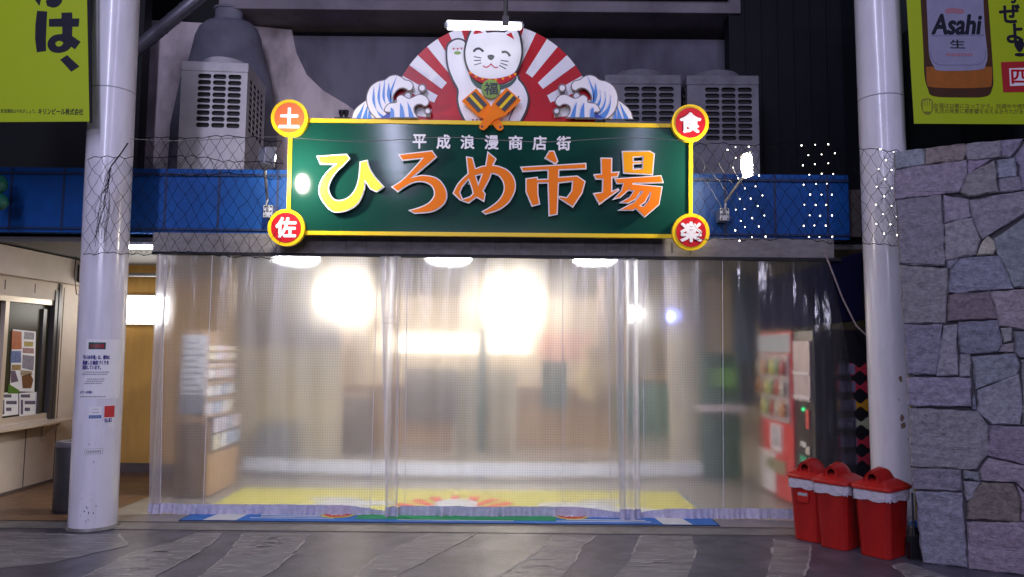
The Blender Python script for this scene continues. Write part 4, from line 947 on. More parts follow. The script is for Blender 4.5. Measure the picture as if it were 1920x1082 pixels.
for si, (lst, cv, spc) in enumerate(((SA, za_, special), (SB, zb_2, specialb), (SX, None, {}))):
    for k, pl in enumerate(lst):
        p = [SW.loc(*cv(q)) for q in pl] if cv else pl
        p2 = []     # subdivide and roughen the outline
        for i in range(len(p)):
            a, c = p[i], p[(i + 1) % len(p)]; L = math.hypot(c[0] - a[0], c[1] - a[1]); m = max(1, int(L / .05))
            for j in range(m):
                t = j / m; p2.append((a[0] + (c[0] - a[0]) * t + rn.uniform(-.005, .005), a[1] + (c[1] - a[1]) * t + rn.uniform(-.005, .005)))
        p2 = inset_ring(p2, -.007, 0)
        r1 = inset_ring(p2, .003, 0); r2 = inset_ring(p2, .014, 0)
        dd = rn.uniform(-.004, .012); n = len(p2); o = len(b.v)
        tilt = rn.uniform(-.02, .02)
        b.v += [SW.out(x, y, -.03) for x, y in p2] + [SW.out(x, y, -.012 + dd + rn.uniform(-.006, .006)) for x, y in r1] + [SW.out(x, y, dd + rn.uniform(-.004, .004)) for x, y in r2]
        f0 = len(b.f)
        for lv in (0, 1):
            for i in range(n): b.f.append((o + lv * n + i, o + lv * n + (i + 1) % n, o + (lv + 1) * n + (i + 1) % n, o + (lv + 1) * n + i))
        from mathutils.geometry import tessellate_polygon
        tri = tessellate_polygon([[Vector((x, y, 0)) for x, y in r2]])
        for t3 in tri:
            f_ = tuple(o + 2 * n + i for i in t3)
            e1 = b.v[f_[1]] - b.v[f_[0]]; e2 = b.v[f_[2]] - b.v[f_[0]]
            if e1.cross(e2).dot(SW.n) < 0: f_ = f_[::-1]
            b.f.append(f_)
        c = spc.get(k) or tuple(x * rn.uniform(.9, 1.1) for x in rn.choice(cols_))
        fcol += [c] * (len(b.f) - f0)
so = obj("stones", b, m_stone, wall)
sd = so.modifiers.new("facets", 'SUBSURF'); sd.subdivision_type = 'SIMPLE'; sd.levels = 2; sd.render_levels = 2
tx = bpy.data.textures.new("stone relief", 'CLOUDS'); tx.noise_scale = .11; tx.noise_depth = 3
dp = so.modifiers.new("relief", 'DISPLACE'); dp.texture = tx; dp.texture_coords = 'LOCAL'; dp.strength = .010; dp.mid_level = .5
at2 = so.data.attributes.new("stone", 'FLOAT_COLOR', 'FACE')
for i, c in enumerate(fcol): at2.data[i].color = (*c, 1)

# ------------------------------------------------------------------ red bins
def make_bin():
    t = thing("recycling_bin", "red bin with a small badge plate on its front", "bin", (0, 0, 0), "red recycling bins beside the stone wall")
    w, d, h = .145, .18, .52         # half sizes at the top
    def ring(k, z, ww=w, dd=d, ch=.03):
        a, c = ww * k, dd * k
        return [Vector((x, y, z)) for x, y in ((-a + ch, -c), (a - ch, -c), (a, -c + ch), (a, c - ch), (a - ch, c), (-a + ch, c), (-a, c - ch), (-a, -c + ch))]
    def loft(mb, rings, capb=True, capt=True):
        n = len(rings[0]); o = len(mb.v)
        for r in rings: mb.v += r
        for i in range(len(rings) - 1):
            for k in range(n): mb.f.append((o + i * n + k, o + i * n + (k + 1) % n, o + (i + 1) * n + (k + 1) % n, o + (i + 1) * n + k))
        if capb: mb.f.append(tuple(o + k for k in range(n - 1, -1, -1)))
        if capt: mb.f.append(tuple(o + (len(rings) - 1) * n + k for k in range(n)))
    b = MB(); loft(b, [ring(.80, 0), ring(.805, .02), ring(.82, .10), ring(.826, .104), ring(.93, h - .06), ring(.95, h - .055), ring(.97, h)]); obj("body", b, m_binred, t, smooth=True, bevel=.008)
    b = MB(); rr = random.Random(4); rings = []
    for z, k in ((h - .075, .985), (h - .05, 1.0), (h - .02, 1.01), (h + .012, 1.0)):
        r = ring(k, z)
        r2 = []
        for i in range(8):
            for tt in range(5):
                p = r[i].lerp(r[(i + 1) % 8], tt / 5); r2.append(p + Vector((rr.uniform(-.004, .004), rr.uniform(-.004, .004), rr.uniform(-.012, .012) if z < h - .06 else 0)))
        rings.append(r2)
    loft(b, rings, False, False); obj("bag", b, m_bag, t, smooth=True)
    b = MB(); loft(b, [ring(1.05, h + .004), ring(1.08, h + .01), ring(1.07, h + .03), ring(.96, h + .045), ring(.66, h + .078), ring(.32, h + .092)]); lid = obj("lid", b, m_binred, t, smooth=True, bevel=.006)
    # hood: an arch running front to back, sloping down behind
    b = MB(); n = 14; secs = []
    for y, rad, zc_ in ((-d * .84, .064, 0), (-d * .60, .070, 0), (-d * .05, .078, .002), (d * .40, .074, -.012), (d * .92, .05, -.045)):
        secs.append([Vector((rad * math.cos(math.pi * k / n), y, h + .040 + zc_ + rad * 1.7 * math.sin(math.pi * k / n))) for k in range(n + 1)])
    o = 0
    for s_ in secs: b.v += s_
    m_ = n + 1
    for i in range(len(secs) - 1):
        for k in range(n): b.f.append((i * m_ + k, i * m_ + k + 1, (i + 1) * m_ + k + 1, (i + 1) * m_ + k))
    obj("hood", b, m_binred, lid, smooth=True)
    b = MB(); y = -d * .76; rad = .066
    vs, fs = fill([[(rad * math.cos(math.pi * k / n), h + .040 + rad * 1.65 * math.sin(math.pi * k / n)) for k in range(n + 1)], circ((0.0, h + .095), .033, 20)], .006)
    b.add([(v.x, y + v.z, v.y) for v in vs], fs); obj("hood_face", b, m_binred, lid)
    b = MB(); b.lathe([(.033, 0), (.033, .10), (0, .10)], (0, 0, 0), 20); b.v = [Vector((v.x, y + v.z, h + .095 + v.y)) for v in b.v]; obj("opening", b, m_binin, lid)
    return t, w, d, h
bin1, bw_, bd_, bh_ = make_bin()
yaw = R(-50)
def gpos(px, py): p = G(px, py); return Vector((p.x, p.y, 0))
bin1.location = gpos(1527, 1010); bin1.rotation_euler = (0, 0, yaw)
bin2 = dup(bin1, gpos(1577, 1024), yaw, "middle red bin of the three, white bag folded over its rim")
bin3 = dup(bin1, gpos(1656, 1040), R(-52), "nearest red bin, in front of the broom and stone wall", (1.05, 1.05, 1.0))
# the plate that only the first bin carries (built in the bin's own axes, then parented)
b = MB(); y = -bd_ * .93; b.prism([Vector((x, y - .012 + .0, z)) for x, z in rrect(-.05, bh_ - .19, .05, bh_ - .10, .02)], (0, .03, 0))
me_o = obj("badge_plate", b, m_binred); me_o.parent = bin1; me_o.location = me_o.location
b = MB(); b.box(-.042, .042, y - .016, y - .0125, bh_ - .135, bh_ - .11)
o_ = obj("badge_label", b, m_greyp); 
loc_ = Vector(o_.location) - Vector(me_o.location); o_.parent = me_o; o_.location = loc_
# broom and dustpan between the bins and the wall
a = G(1722, 1035); t = thing("broom", "broom with a yellow brown handle leaning between the scuffed column and stone wall", "broom", (a.x, a.y, 0))
topb = W(1703, 668, a.y + .22)
b = MB(); b.tube([(a.x, a.y, .22), topb], .011, 8); obj("handle", b, m_pole, t, smooth=True)
b = MB(); b.frustum([Vector((a.x + x, a.y + y, .0)) for x, y in ((-.08, -.03), (.08, -.03), (.08, .03), (-.08, .03))], [Vector((a.x + x, a.y + y, .20)) for x, y in ((-.05, -.02), (.05, -.02), (.05, .02), (-.05, .02))]); obj("bristles", b, m_blackp, t, bevel=.005)
b = MB(); b.box(a.x - .055, a.x + .055, a.y - .025, a.y + .025, .20, .25); obj("brush_block", b, m_bluepl, t, bevel=.006)
a = G(1716, 1047); t = thing("dustpan", "black dustpan standing upright against the stone wall foot", "dustpan", (a.x, a.y, 0))
b = MB(); b.box(a.x - .06, a.x + .06, a.y + .0, a.y + .012, 0, .17); b.box(a.x - .06, a.x - .052, a.y - .05, a.y - .001, 0, .13); b.box(a.x + .052, a.x + .06, a.y - .05, a.y - .001, 0, .13); b.box(a.x - .0515, a.x + .0515, a.y - .05, a.y - .001, 0, .012); obj("pan", b, m_blackp, t)
b = MB(); b.tube([(a.x, a.y + .006, .165), (a.x + .01, a.y + .03, .50)], .008, 8); obj("handle", b, m_blackp, t, smooth=True)

# ------------------------------------------------------------------ vinyl curtains
def vinyl(name, milky, rough, grid, clear, tint=(.93, .94, 1.0)):
    m = bpy.data.materials.new(name); m.use_nodes = True; nt = m.node_tree; nt.nodes.clear()
    N = nt.nodes.new; L = nt.links.new
    out = N("ShaderNodeOutputMaterial")
    rf = N("ShaderNodeBsdfRefraction"); rf.inputs["Roughness"].default_value = rough; rf.inputs["IOR"].default_value = 1.07; rf.inputs[0].default_value = (*tint, 1)
    rw = N("ShaderNodeBsdfRefraction"); rw.inputs["Roughness"].default_value = min(1, rough * 2.1); rw.inputs["IOR"].default_value = 1.09; rw.inputs[0].default_value = (*tint, 1)
    m0 = N("ShaderNodeMixShader"); m0.inputs[0].default_value = .34 if grid else .2; L(rf.outputs[0], m0.inputs[1]); L(rw.outputs[0], m0.inputs[2])
    tr_ = N("ShaderNodeBsdfTransparent"); tr_.inputs[0].default_value = (*tint, 1)
    tl_ = N("ShaderNodeBsdfTranslucent"); tl_.inputs[0].default_value = (.85, .85, .9, 1)
    df = N("ShaderNodeBsdfDiffuse"); df.inputs[0].default_value = (.75, .74, .82, 1)
    gl = N("ShaderNodeBsdfGlossy"); gl.inputs["Roughness"].default_value = .18 if grid else .09
    tc = N("ShaderNodeTexCoord"); sp = N("ShaderNodeSeparateXYZ"); L(tc.outputs["Object"], sp.inputs[0])
    def line(sock, pitch, width):
        a = N("ShaderNodeMath"); a.operation = 'MULTIPLY'; a.inputs[1].default_value = 1 / pitch; L(sock, a.inputs[0])
        f = N("ShaderNodeMath"); f.operation = 'FRACT'; L(a.outputs[0], f.inputs[0])
        c = N("ShaderNodeMath"); c.operation = 'LESS_THAN'; c.inputs[1].default_value = width; L(f.outputs[0], c.inputs[0]); return c.outputs[0]
    m1 = N("ShaderNodeMixShader"); m1.inputs[0].default_value = clear; L(m0.outputs[0], m1.inputs[1]); L(tr_.outputs[0], m1.inputs[2])
    mk = N("ShaderNodeMixShader"); mk.inputs[0].default_value = .5; L(tl_.outputs[0], mk.inputs[1]); L(df.outputs[0], mk.inputs[2])
    m2 = N("ShaderNodeMixShader"); L(m1.outputs[0], m2.inputs[1]); L(mk.outputs[0], m2.inputs[2])
    if grid:
        a = line(sp.outputs[0], .0245, .34); c = line(sp.outputs[2], .0245, .34)
        mx_ = N("ShaderNodeMath"); mx_.operation = 'MAXIMUM'; L(a, mx_.inputs[0]); L(c, mx_.inputs[1])
        m2.inputs[0].default_value = milky
        th_ = N("ShaderNodeBsdfDiffuse"); th_.inputs[0].default_value = (.30, .30, .34, 1)
        wn = N("ShaderNodeTexNoise"); wn.inputs["Scale"].default_value = 1.6; wn.inputs["Detail"].default_value = 4; L(tc.outputs["Object"], wn.inputs[0])
        wr = N("ShaderNodeMapRange"); wr.inputs[1].default_value = .38; wr.inputs[2].default_value = .62; wr.inputs[3].default_value = grid * .35; wr.inputs[4].default_value = grid * 1.15; L(wn.outputs[0], wr.inputs[0])
        mg = N("ShaderNodeMath"); mg.operation = 'MULTIPLY'; L(wr.outputs[0], mg.inputs[1]); L(mx_.outputs[0], mg.inputs[0])
        m2b = N("ShaderNodeMixShader"); L(mg.outputs[0], m2b.inputs[0]); L(m2.outputs[0], m2b.inputs[1]); L(th_.outputs[0], m2b.inputs[2]); m2 = m2b
    else: m2.inputs[0].default_value = milky
    lw = N("ShaderNodeFresnel"); lw.inputs[0].default_value = 1.45
    ns = N("ShaderNodeTexNoise"); ns.inputs["Scale"].default_value = 3.2; ns.inputs["Detail"].default_value = 5; mp = N("ShaderNodeMapping"); mp.inputs["Scale"].default_value = (3, 1, .35); L(tc.outputs["Object"], mp.inputs[0]); L(mp.outputs[0], ns.inputs[0])
    bp_ = N("ShaderNodeBump"); bp_.inputs["Strength"].default_value = .35; bp_.inputs["Distance"].default_value = .05; L(ns.outputs[0], bp_.inputs["Height"]); L(bp_.outputs[0], gl.inputs["Normal"]); L(bp_.outputs[0], lw.inputs["Normal"])
    m3 = N("ShaderNodeMixShader"); L(lw.outputs[0], m3.inputs[0]); L(m2.outputs[0], m3.inputs[1]); L(gl.outputs[0], m3.inputs[2])
    L(m3.outputs[0], out.inputs[0])
    return m
m_vin = vinyl("mesh vinyl", .06, .46, .26, .16)
m_vclear = vinyl("clear vinyl", .045, .60, 0, .12)
m_vfold = vinyl("folded vinyl", .42, .60, 0, .15)
m_seam = mat("seam thread", (.70, .70, .76), .5)
def curtain(top, bot, label, m, seed, hemspan, seams, folds=(), ybow=None, zdip=(), hem=True, Y0=YC):
    """top/bot: pixel x of both edges at rail and floor"""
    xa, xb = W(top[0], 485, Y0).x, W(top[1], 485, Y0).x; xc, xd = W(bot[0], 950, Y0).x, W(bot[1], 950, Y0).x
    zt_ = zv0 - .018; rn = random.Random(seed); ph = [rn.uniform(0, 6.3) for _ in range(4)]
    t = thing("vinyl_curtain", label, "curtain", ((xc + xd) / 2, Y0, 0), "vinyl curtains across the entrance")
    def yoff(u, v, x):
        a = .010 * math.sin(x * 5.2 + ph[0]) + .006 * math.sin(x * 11 + ph[1] + v) + .012 * v * math.sin(x * 2.3 + ph[2])
        for (c, wdt, amp) in folds:
            k = math.exp(-((x - W(c, 700, Y0).x) / wdt) ** 2); a += k * amp * math.sin(x * 62 + 1.5 * v)
        a += .009 * math.sin(x * 23 + ph[3] + 1.2 * math.sin(3 * v + ph[0])) * (.4 + .6 * math.sin(x * 3.1 + ph[1]) ** 2)
        return a - .03 * v + (ybow(u, v) if ybow else 0)
    def P(u, v, d=0.0):
        x0 = xa + (xc - xa) * v; x1 = xb + (xd - xb) * v; x = x0 + (x1 - x0) * u
        if ybow and u > .7: x += .07 * math.sin(math.pi * v) * (u - .7) / .3
        zb_ = .105
        for (c, wdt, dz) in zdip: zb_ += dz * math.exp(-((x - W(c, 950, Y0).x) / wdt) ** 2)
        return Vector((x, Y0 + yoff(u, v, x) - d, zt_ + (zb_ - zt_) * v))
    nu = max(24, int(abs(xb - xa) * 60)); nv = 14
    b = MB(); b.v = [P(i / nu, j / nv) for j in range(nv + 1) for i in range(nu + 1)]
    b.f = [(j * (nu + 1) + i, (j + 1) * (nu + 1) + i, (j + 1) * (nu + 1) + i + 1, j * (nu + 1) + i + 1) for j in range(nv) for i in range(nu)]
    obj("sheet", b, m, t, smooth=True)
    if hem:
        b = MB(); nh = nu * 3; rows = []
        for (dz, am, dy) in ((.0, .0, .004), (-.03, .003, .008), (-.062, .007, .012), (-.095, .011, .016)):
            for i in range(nh + 1):
                u = i / nh; p = P(u, 1.0)
                w_ = (.35 + .9 * (.5 + .5 * math.sin(p.x * 9.7 + seed)) * (.5 + .5 * math.sin(p.x * 23 + 2 * seed))) * (math.sin(p.x * 95 + 5 * math.sin(p.x * 6.1)) + .6 * math.sin(p.x * 41 + seed + 3 * math.sin(p.x * 11)))
                zz_ = max(.010, p.z + dz + .004 * w_ * (dz < -.09))
                b.v.append(Vector((p.x, p.y - dy + am * w_ * 1.0, zz_)))
        for j in range(3):
            for i in range(nh): b.f.append((j * (nh + 1) + i, (j + 1) * (nh + 1) + i, (j + 1) * (nh + 1) + i + 1, j * (nh + 1) + i + 1))
        obj("hem", b, m_hem, t, smooth=True)
    for s in seams:
        x = W(s, 700, Y0).x; u = (x - (xa + xc) / 2) / ((xb + xd) / 2 - (xa + xc) / 2)
        b = MB(); b.tube([P(u, k / 12, .004) for k in range(13)], .0030, 4); obj("seam", b, m_seam, t)
    return t, P
c1, P1 = curtain((298, 742), (284, 728), "wide mesh vinyl curtain at the brochure rack side of the entrance", m_vin, 1, None, (393, 702), zdip=((728, .25, -.05),))
c2, P2 = curtain((752, 1168), (748, 1170), "middle mesh vinyl curtain below the centre of the green sign", m_vin, 2, None, (762, 1055, 1142), zdip=((1185, .3, -.05), (735, .08, -.02)), Y0=YC + .004)
c3, P3 = curtain((1188, 1352), (1190, 1352), "mesh vinyl curtain in front of the green sign stand", m_vin, 3, None, (1206,), zdip=((1180, .25, -.05),), Y0=YC + .002)
c4, P4 = curtain((1352, 1553), (1352, 1604), "clear vinyl end curtain draped in front of the vending machines", m_vclear, 4, None, (1354,), folds=((1540, .30, .006),), ybow=lambda u, v: -.05 * math.sin(math.pi * v) * max(0, (u - .5)) * 2, Y0=YC + .006)
# overlaps: narrow folded flaps hanging in front
f1, PF1 = curtain((712, 752), (724, 748), "narrow folded vinyl flap tied with two cords across the entrance", m_vfold, 5, None, (722, 746), folds=((735, .25, .022),), hem=True, Y0=YC - .05)
f2, PF2 = curtain((1150, 1196), (1160, 1200), "narrow shiny folded vinyl flap in front of the small white lamp", m_vfold, 6, None, (1165, 1188), folds=((1180, .25, .026),), hem=True, Y0=YC - .05)
f3, PF3 = curtain((291, 312), (279, 300), "narrow folded vinyl strip at the booth end of the entrance curtain", m_vfold, 7, None, (308,), folds=((300, .25, .02),), hem=True, Y0=YC - .03)
b = MB(); a = PF1(.15, .25, .01); c = PF1(.85, .25, .01)
b.tube([a, c], .003, 5); b.tube([a - Vector((0, 0, .06)), c - Vector((0, 0, .06))], .003, 5); o = obj("tie_cord", b, m_seam, f1)
# rope from the rail end down to the right column
b = MB(); b.tube([W(1545, 470, 7.05), W(1580, 560, 7.02), W(1605, 610, 7.0), W(1636, 640, 6.95)], .008, 6)
tag(obj("tie_rope", b, mat("grey rope", (.25, .2, .2), .6), smooth=True), "grey rope slanting from the curtain rail to the scuffed column", "rope")

# ------------------------------------------------------------------ floor mat
mt = thing("entrance_mat", "large printed entrance mat with blue border and yellow field under the curtain", "mat", (G(845, 960).x, G(845, 960).y, .004))
def gp(pts): return [(G(*q).x, G(*q).y) for q in pts]
def flatg(mb, polys, z, th=.0015, raw=False):
    vs, fs = fill([p if raw else gp(p) for p in polys], th); mb.add([(v.x, v.y, z + th / 2 + v.z) for v in vs], fs); return mb
e0 = G(336, 977); e1 = G(1352, 989); yb_ = G(900, 919).y
mx0, mx1, my0 = e0.x, e1.x, (e0.y + e1.y) / 2
b = MB(); b.box(mx0, mx1, my0, yb_, .0045, .012); obj("backing", b, m_mdark, mt)
def rc_(x0, y0, x1, y1): return [(x0, y0), (x1, y0), (x1, y1), (x0, y1)]
b = MB(); flatg(b, [rc_(mx0 + .015, my0 + .015, mx1 - .015, yb_ - .015)], .0122, raw=True); obj("blue_border", b, m_mblue, mt)
b = MB(); flatg(b, [rc_(mx0 + .03, my0 + .42, mx1 - .03, yb_ - .02)], .0142, raw=True); obj("yellow_field", b, m_myel, mt)
b = MB()
flatg(b, [[(mx0 + .22, my0 + .016), (mx0 + .52, my0 + .016), (mx0 + .56, my0 + .35), (mx0 + .28, my0 + .35)]], .0142, raw=True)
flatg(b, [[(mx1 - .52, my0 + .016), (mx1 - .25, my0 + .016), (mx1 - .31, my0 + .35), (mx1 - .56, my0 + .35)]], .0142, raw=True)
for (x0, x1, y0, y1) in ((mx0 + .62, mx0 + 1.4, .11, .13), (mx0 + .7, mx0 + 1.5, .17, .19), (mx0 + .68, mx0 + 1.5, .23, .26), (mx1 - 1.5, mx1 - .62, .09, .11), (mx1 - 1.4, mx1 - .66, .15, .18), (mx0 + 2.0, mx1 - 1.9, .085, .10)): flatg(b, [rc_(x0, my0 + y0, x1, my0 + y1)], .0142, raw=True)
obj("white_stripe", b, m_mwhite, mt)
b = MB(); flatg(b, [rc_(mx0 + 1.6, my0 + .11, mx1 - 1.5, my0 + .36)], .0145, raw=True); obj("green_field", b, m_mgreen, mt)
for cx, fl in ((mx0 + 1.15, 1), (mx1 - .95, -1)):
    b = MB()
    for k, (dx, dy, rx, ry) in enumerate(((0, .62, .50, .12), (.30 * fl, .84, .42, .13), (-.30 * fl, .52, .36, .09), (.05, 1.05, .30, .07))): flatg(b, [circ((cx + dx, my0 + dy), rx, 24, ry)], .016 + k * .0006, raw=True)
    obj("white_foam", b, m_mwhite, mt)
b = MB()
cxm = (mx0 + mx1) / 2 + .02
flatg(b, [circ((cxm - .02, my0 + .86), .22, 24, .22)], .0192, raw=True); flatg(b, [circ((cxm - .02, my0 + .62), .26, 24, .2)], .0198, raw=True)
obj("white_figure", b, m_mwhite, mt)
b = MB()
for k in range(9):
    a = R(12 + k * 19.5); a1_ = a + R(10)
    flatg(b, [[(cxm + r * math.cos(q), my0 + .42 + 1.25 * r * math.sin(q)) for r, q in ((.18, a), (.68, a), (.68, a1_), (.18, a1_))]], .0176, raw=True)
obj("red_ray", b, m_mred, mt)
b = MB(); dd_ = [(G(635, 967), .17), (G(1071, 970), .17)]
for p, r in dd_: flatg(b, [circ((p.x, p.y), r, 28, r * 1.0)], .0165, raw=True)
flatg(b, [circ((cxm + .9, my0 + .43), .15, 24, .12)], .0165, raw=True)
rg = obj("yellow_ring", b, m_myel, mt)
b = MB()
for p, r in dd_: flatg(b, [circ((p.x, p.y), r * .8, 28)], .0185, raw=True)
flatg(b, [circ((cxm + .9, my0 + .43), .12, 24, .1)], .0185, raw=True)
obj("red_disc", b, m_mred, rg)
b = MB()
for (p, r), ch in zip(dd_, "佐楽"):
    vs, fs = textbox(ch, p.x - .08, p.y - .08, p.x + .08, p.y + .08, .03); b.add([(v.x, v.y, .0206 + v.z) for v in vs], fs)
obj("mat_character", b, m_mwhite, rg)

# ------------------------------------------------------------------ things inside the hall
m_dl = emit("downlight", (.98, .96, .95), 112)
for px, lab in ((558, "round ceiling light behind the curtain below the sign roundel nearest the booth"), (843, "round ceiling light behind the curtain below the sign centre"), (1115, "round ceiling light behind the curtain, nearest the shiny folded flap")):
    p = W(px, 487, 8.0); t = thing("ceiling_light", lab, "ceiling light", (p.x, 8.0, ZC - .06), "round ceiling lights at the entrance")
    p = W(px, 488, YC + .42); p.z += .045
    t.location = (p.x, p.y, ZC - .06)
    b = MB(); b.lathe([(0, -.045), (.20, -.045), (.215, -.035), (.22, -.02)], p, 32); obj("diffuser", b, m_dl, t, smooth=True)
    b = MB(); b.lathe([(.221, -.022), (.235, -.02), (.235, .0), (.05, .01), (.05, ZC - .001 - p.z)], p, 32); obj("rim", b, m_white, t, smooth=True)
m_warm = emit("warm globe", (1.0, .87, .66), 27)
for px, py, Y, r, lab in ((655, 562, 12.2, .30, "large warm paper globe lamp hanging deep in the hall above the tied flap"), (962, 568, 12.6, .33, "large warm paper globe lamp hanging deep in the hall above the green post")):
    p = W(px, py, Y); t = thing("globe_lamp", lab, "lamp", p, "warm globe lamps in the hall")
    b = MB(); b.sphere(p, r, 24, 16, (1.15, 1.15, .9)); obj("shade", b, m_warm, t, smooth=True)
    b = MB(); b.tube([p + Vector((0, 0, r * .88)), Vector((p.x, p.y, 3.34))], .01, 6); obj("cord", b, m_blackp, t)
# lit menu board over the back counter
YSt = 13.0
a = W(722, 626, YSt); c = W(992, 664, YSt)
t = thing("light_box", "long warm light box over the counter at the back of the hall", "light box", ((a.x + c.x) / 2, YSt, c.z))
b = MB(); b.box(a.x, c.x, YSt - .06, YSt, c.z, a.z); obj("lit_face", b, emit("warm light box", (1.0, .86, .62), 2.8), t)
b = MB(); b.box(a.x - .03, c.x + .03, YSt + .001, YSt + .15, c.z - .03, a.z + .03); obj("casing", b, m_woodl, t)
# food stall under it: counter, back panel and posts
st_x0, st_x1 = W(640, 700, YSt).x, W(1140, 700, YSt).x
t = thing("food_stall", "wooden food stall with counter, posts and red curtain at the back of the hall", "stall", ((st_x0 + st_x1) / 2, YSt, 0))
b = MB(); b.box(st_x0, st_x1, YSt - .3, YSt + .3, 0.01, .95); obj("counter_front", b, m_woodl, t)
b = MB(); b.box(st_x0 - .05, st_x1 + .05, YSt - .38, YSt + .35, .951, 1.0); obj("counter_top", b, m_wood, t)
for x in (st_x0 + .1, W(900, 700, YSt).x, st_x1 - .1):
    b = MB(); b.box(x - .05, x + .05, YSt + .16, YSt + .26, 1.001, 3.2); obj("post", b, m_wood, t)
b = MB(); b.box(W(1010, 640, YSt).x, W(1110, 640, YSt).x, YSt - .1, YSt - .05, W(1010, 675, YSt).z, W(1010, 625, YSt).z); obj("red_curtain", b, mat("red stall cloth", (.46, .24, .19), .7), t)
b = MB(); b.box(st_x0, st_x1, YSt + 1.2, YSt + 1.3, .01, 2.6); obj("back_panel", b, m_hall, t)
# cream partition on the left
p0 = W(458, 655, 11.0); p1 = W(645, 655, 11.0)
t = thing("cream_partition", "plain cream partition standing behind the brochure rack", "partition", ((p0.x + p1.x) / 2, 11.0, 0))
b = MB(); b.box(p0.x, p1.x, 11.0, 11.08, 0.01, W(550, 652, 11).z); obj("panel", b, mat("cream panel", (.74, .63, .40), .6), t)
b = MB(); b.box(p0.x, p1.x, 11.0, 11.08, W(550, 652, 11).z + .001, W(550, 580, 11).z); obj("upper_panel", b, mat("mauve panel", (.42, .33, .32), .6), t)
# low white rail
a = G(448, 893); c = G(1338, 893)
t = thing("low_rail", "low white curved kerb rail across the hall floor behind the mat", "rail", ((a.x + c.x) / 2, a.y, 0))
b = MB(); ptsr = []
for k in range(31):
    u = k / 30; ptsr.append((a.x + (c.x - a.x) * u, a.y - .28 * math.sin(math.pi * u) + .28, .1))
for i in range(30):
    (x0, y0, _), (x1, y1, _) = ptsr[i], ptsr[i + 1]
    b.frustum([Vector((x0, y0 - .04, .05)), Vector((x1, y1 - .04, .05)), Vector((x1, y1 + .04, .05)), Vector((x0, y0 + .04, .05))], [Vector((x0, y0 - .04, .2)), Vector((x1, y1 - .04, .2)), Vector((x1, y1 + .04, .2)), Vector((x0, y0 + .04, .2))])
obj("rail", b, mat("pale rail paint", (.80, .82, .86), .45), t)
for k in (1, 8, 15, 22, 29):
    x0, y0, _ = ptsr[k]; b = MB(); b.box(x0 - .04, x0 + .04, y0 - .03, y0 + .03, .005, .049); obj("foot", b, m_dkalu, t)
# brochure rack
rx0, rx1 = G(331, 934).x, G(386, 934).x; ry0 = G(360, 934).y; ry1 = ry0 + .95
t = thing("brochure_rack", "wooden brochure rack filled with leaflets behind the curtain near the booth", "rack", ((rx0 + rx1) / 2, (ry0 + ry1) / 2, 0))
zl = W(350, 792, ry0).z; zt3 = W(350, 618, ry0).z
b = MB(); b.box(rx0, rx1, ry0, ry1, .02, zl); obj("cabinet", b, m_wood, t, bevel=.004)
b = MB(); b.box(rx1 + .001, rx1 + .02, ry0 + .02, ry1, .02, .45); obj("front_board", b, m_woodl, t)
b = MB(); b.box(rx0, rx1 - .02, ry0, ry0 + .03, zl + .001, zt3); b.box(rx0, rx0 + .03, ry0 + .031, ry1, zl + .001, zt3); obj("end_panel", b, m_woodl, t)
b = MB()
for k in range(5):
    z = zl + .05 + k * (zt3 - zl - .1) / 5; b.box(rx0 + .031, rx1 - .02, ry0 + .031, ry1, z, z + .015)
obj("shelf", b, m_woodl, t)
tb = thing("pinned_sheet", "white printed sheet pinned on the end of the brochure rack", "sheet", ((rx0 + rx1) / 2, ry0 - .003, zl + .4))
b = MB(); z0 = W(350, 740, ry0).z; z1 = W(350, 628, ry0).z; b.box(rx0 + .02, rx1 - .02, ry0 - .004, ry0 - .001, z0, z1); obj("sheet", b, m_paper, tb)
b = MB(); 
for k in range(9): z = z0 + (z1 - z0) * (k + .6) / 10; b.box(rx0 + .04, rx1 - .04 - .05 * (k % 3), ry0 - .0065, ry0 - .0045, z, z + .012)
obj("fine_print", b, m_greyp, tb)
tb = thing("grey_notice", "grey notice fixed below the white sheet on the brochure rack", "notice", ((rx0 + rx1) / 2, ry0 - .003, zl + .15))
b = MB(); z0 = W(350, 775, ry0).z; z1 = W(350, 742, ry0).z; b.box(rx0 + .01, rx1 - .02, ry0 - .004, ry0 - .001, z0, z1); obj("sheet", b, m_greyp, tb)
rn = random.Random(9); lc = [("pale grey", (.62, .62, .68)), ("pale lilac", (.58, .54, .62)), ("light blue", (.40, .47, .62)), ("cream", (.66, .62, .48)), ("white", (.70, .70, .72)), ("pale pink", (.62, .50, .52)), ("slate blue", (.34, .38, .5))]
lms = [(n_, mat(n_ + " leaflet", c_, .5)) for n_, c_ in lc]; ordn = ("lowest", "second lowest", "third", "fourth", "second highest", "highest")
for j, z in enumerate((.50, .68, zl + .07, zl + .27, zl + .47, zl + .67)):
    for k in range(4):
        y = ry0 + .1 + k * .21
        b = MB(); x = rx1 + .022 if z < .8 else rx1 - .06
        b.box(x, x + .012, y, y + .16, z, z + .15)
        ln_, lm_ = rn.choice(lms); tag(obj("leaflet", b, lm_), ln_ + " leaflet in the " + ordn[j] + " row of the brochure rack, " + ("nearest the curtain", "second from the curtain", "third from the curtain", "deepest in the hall")[k], "leaflet", "leaflets in the brochure rack")
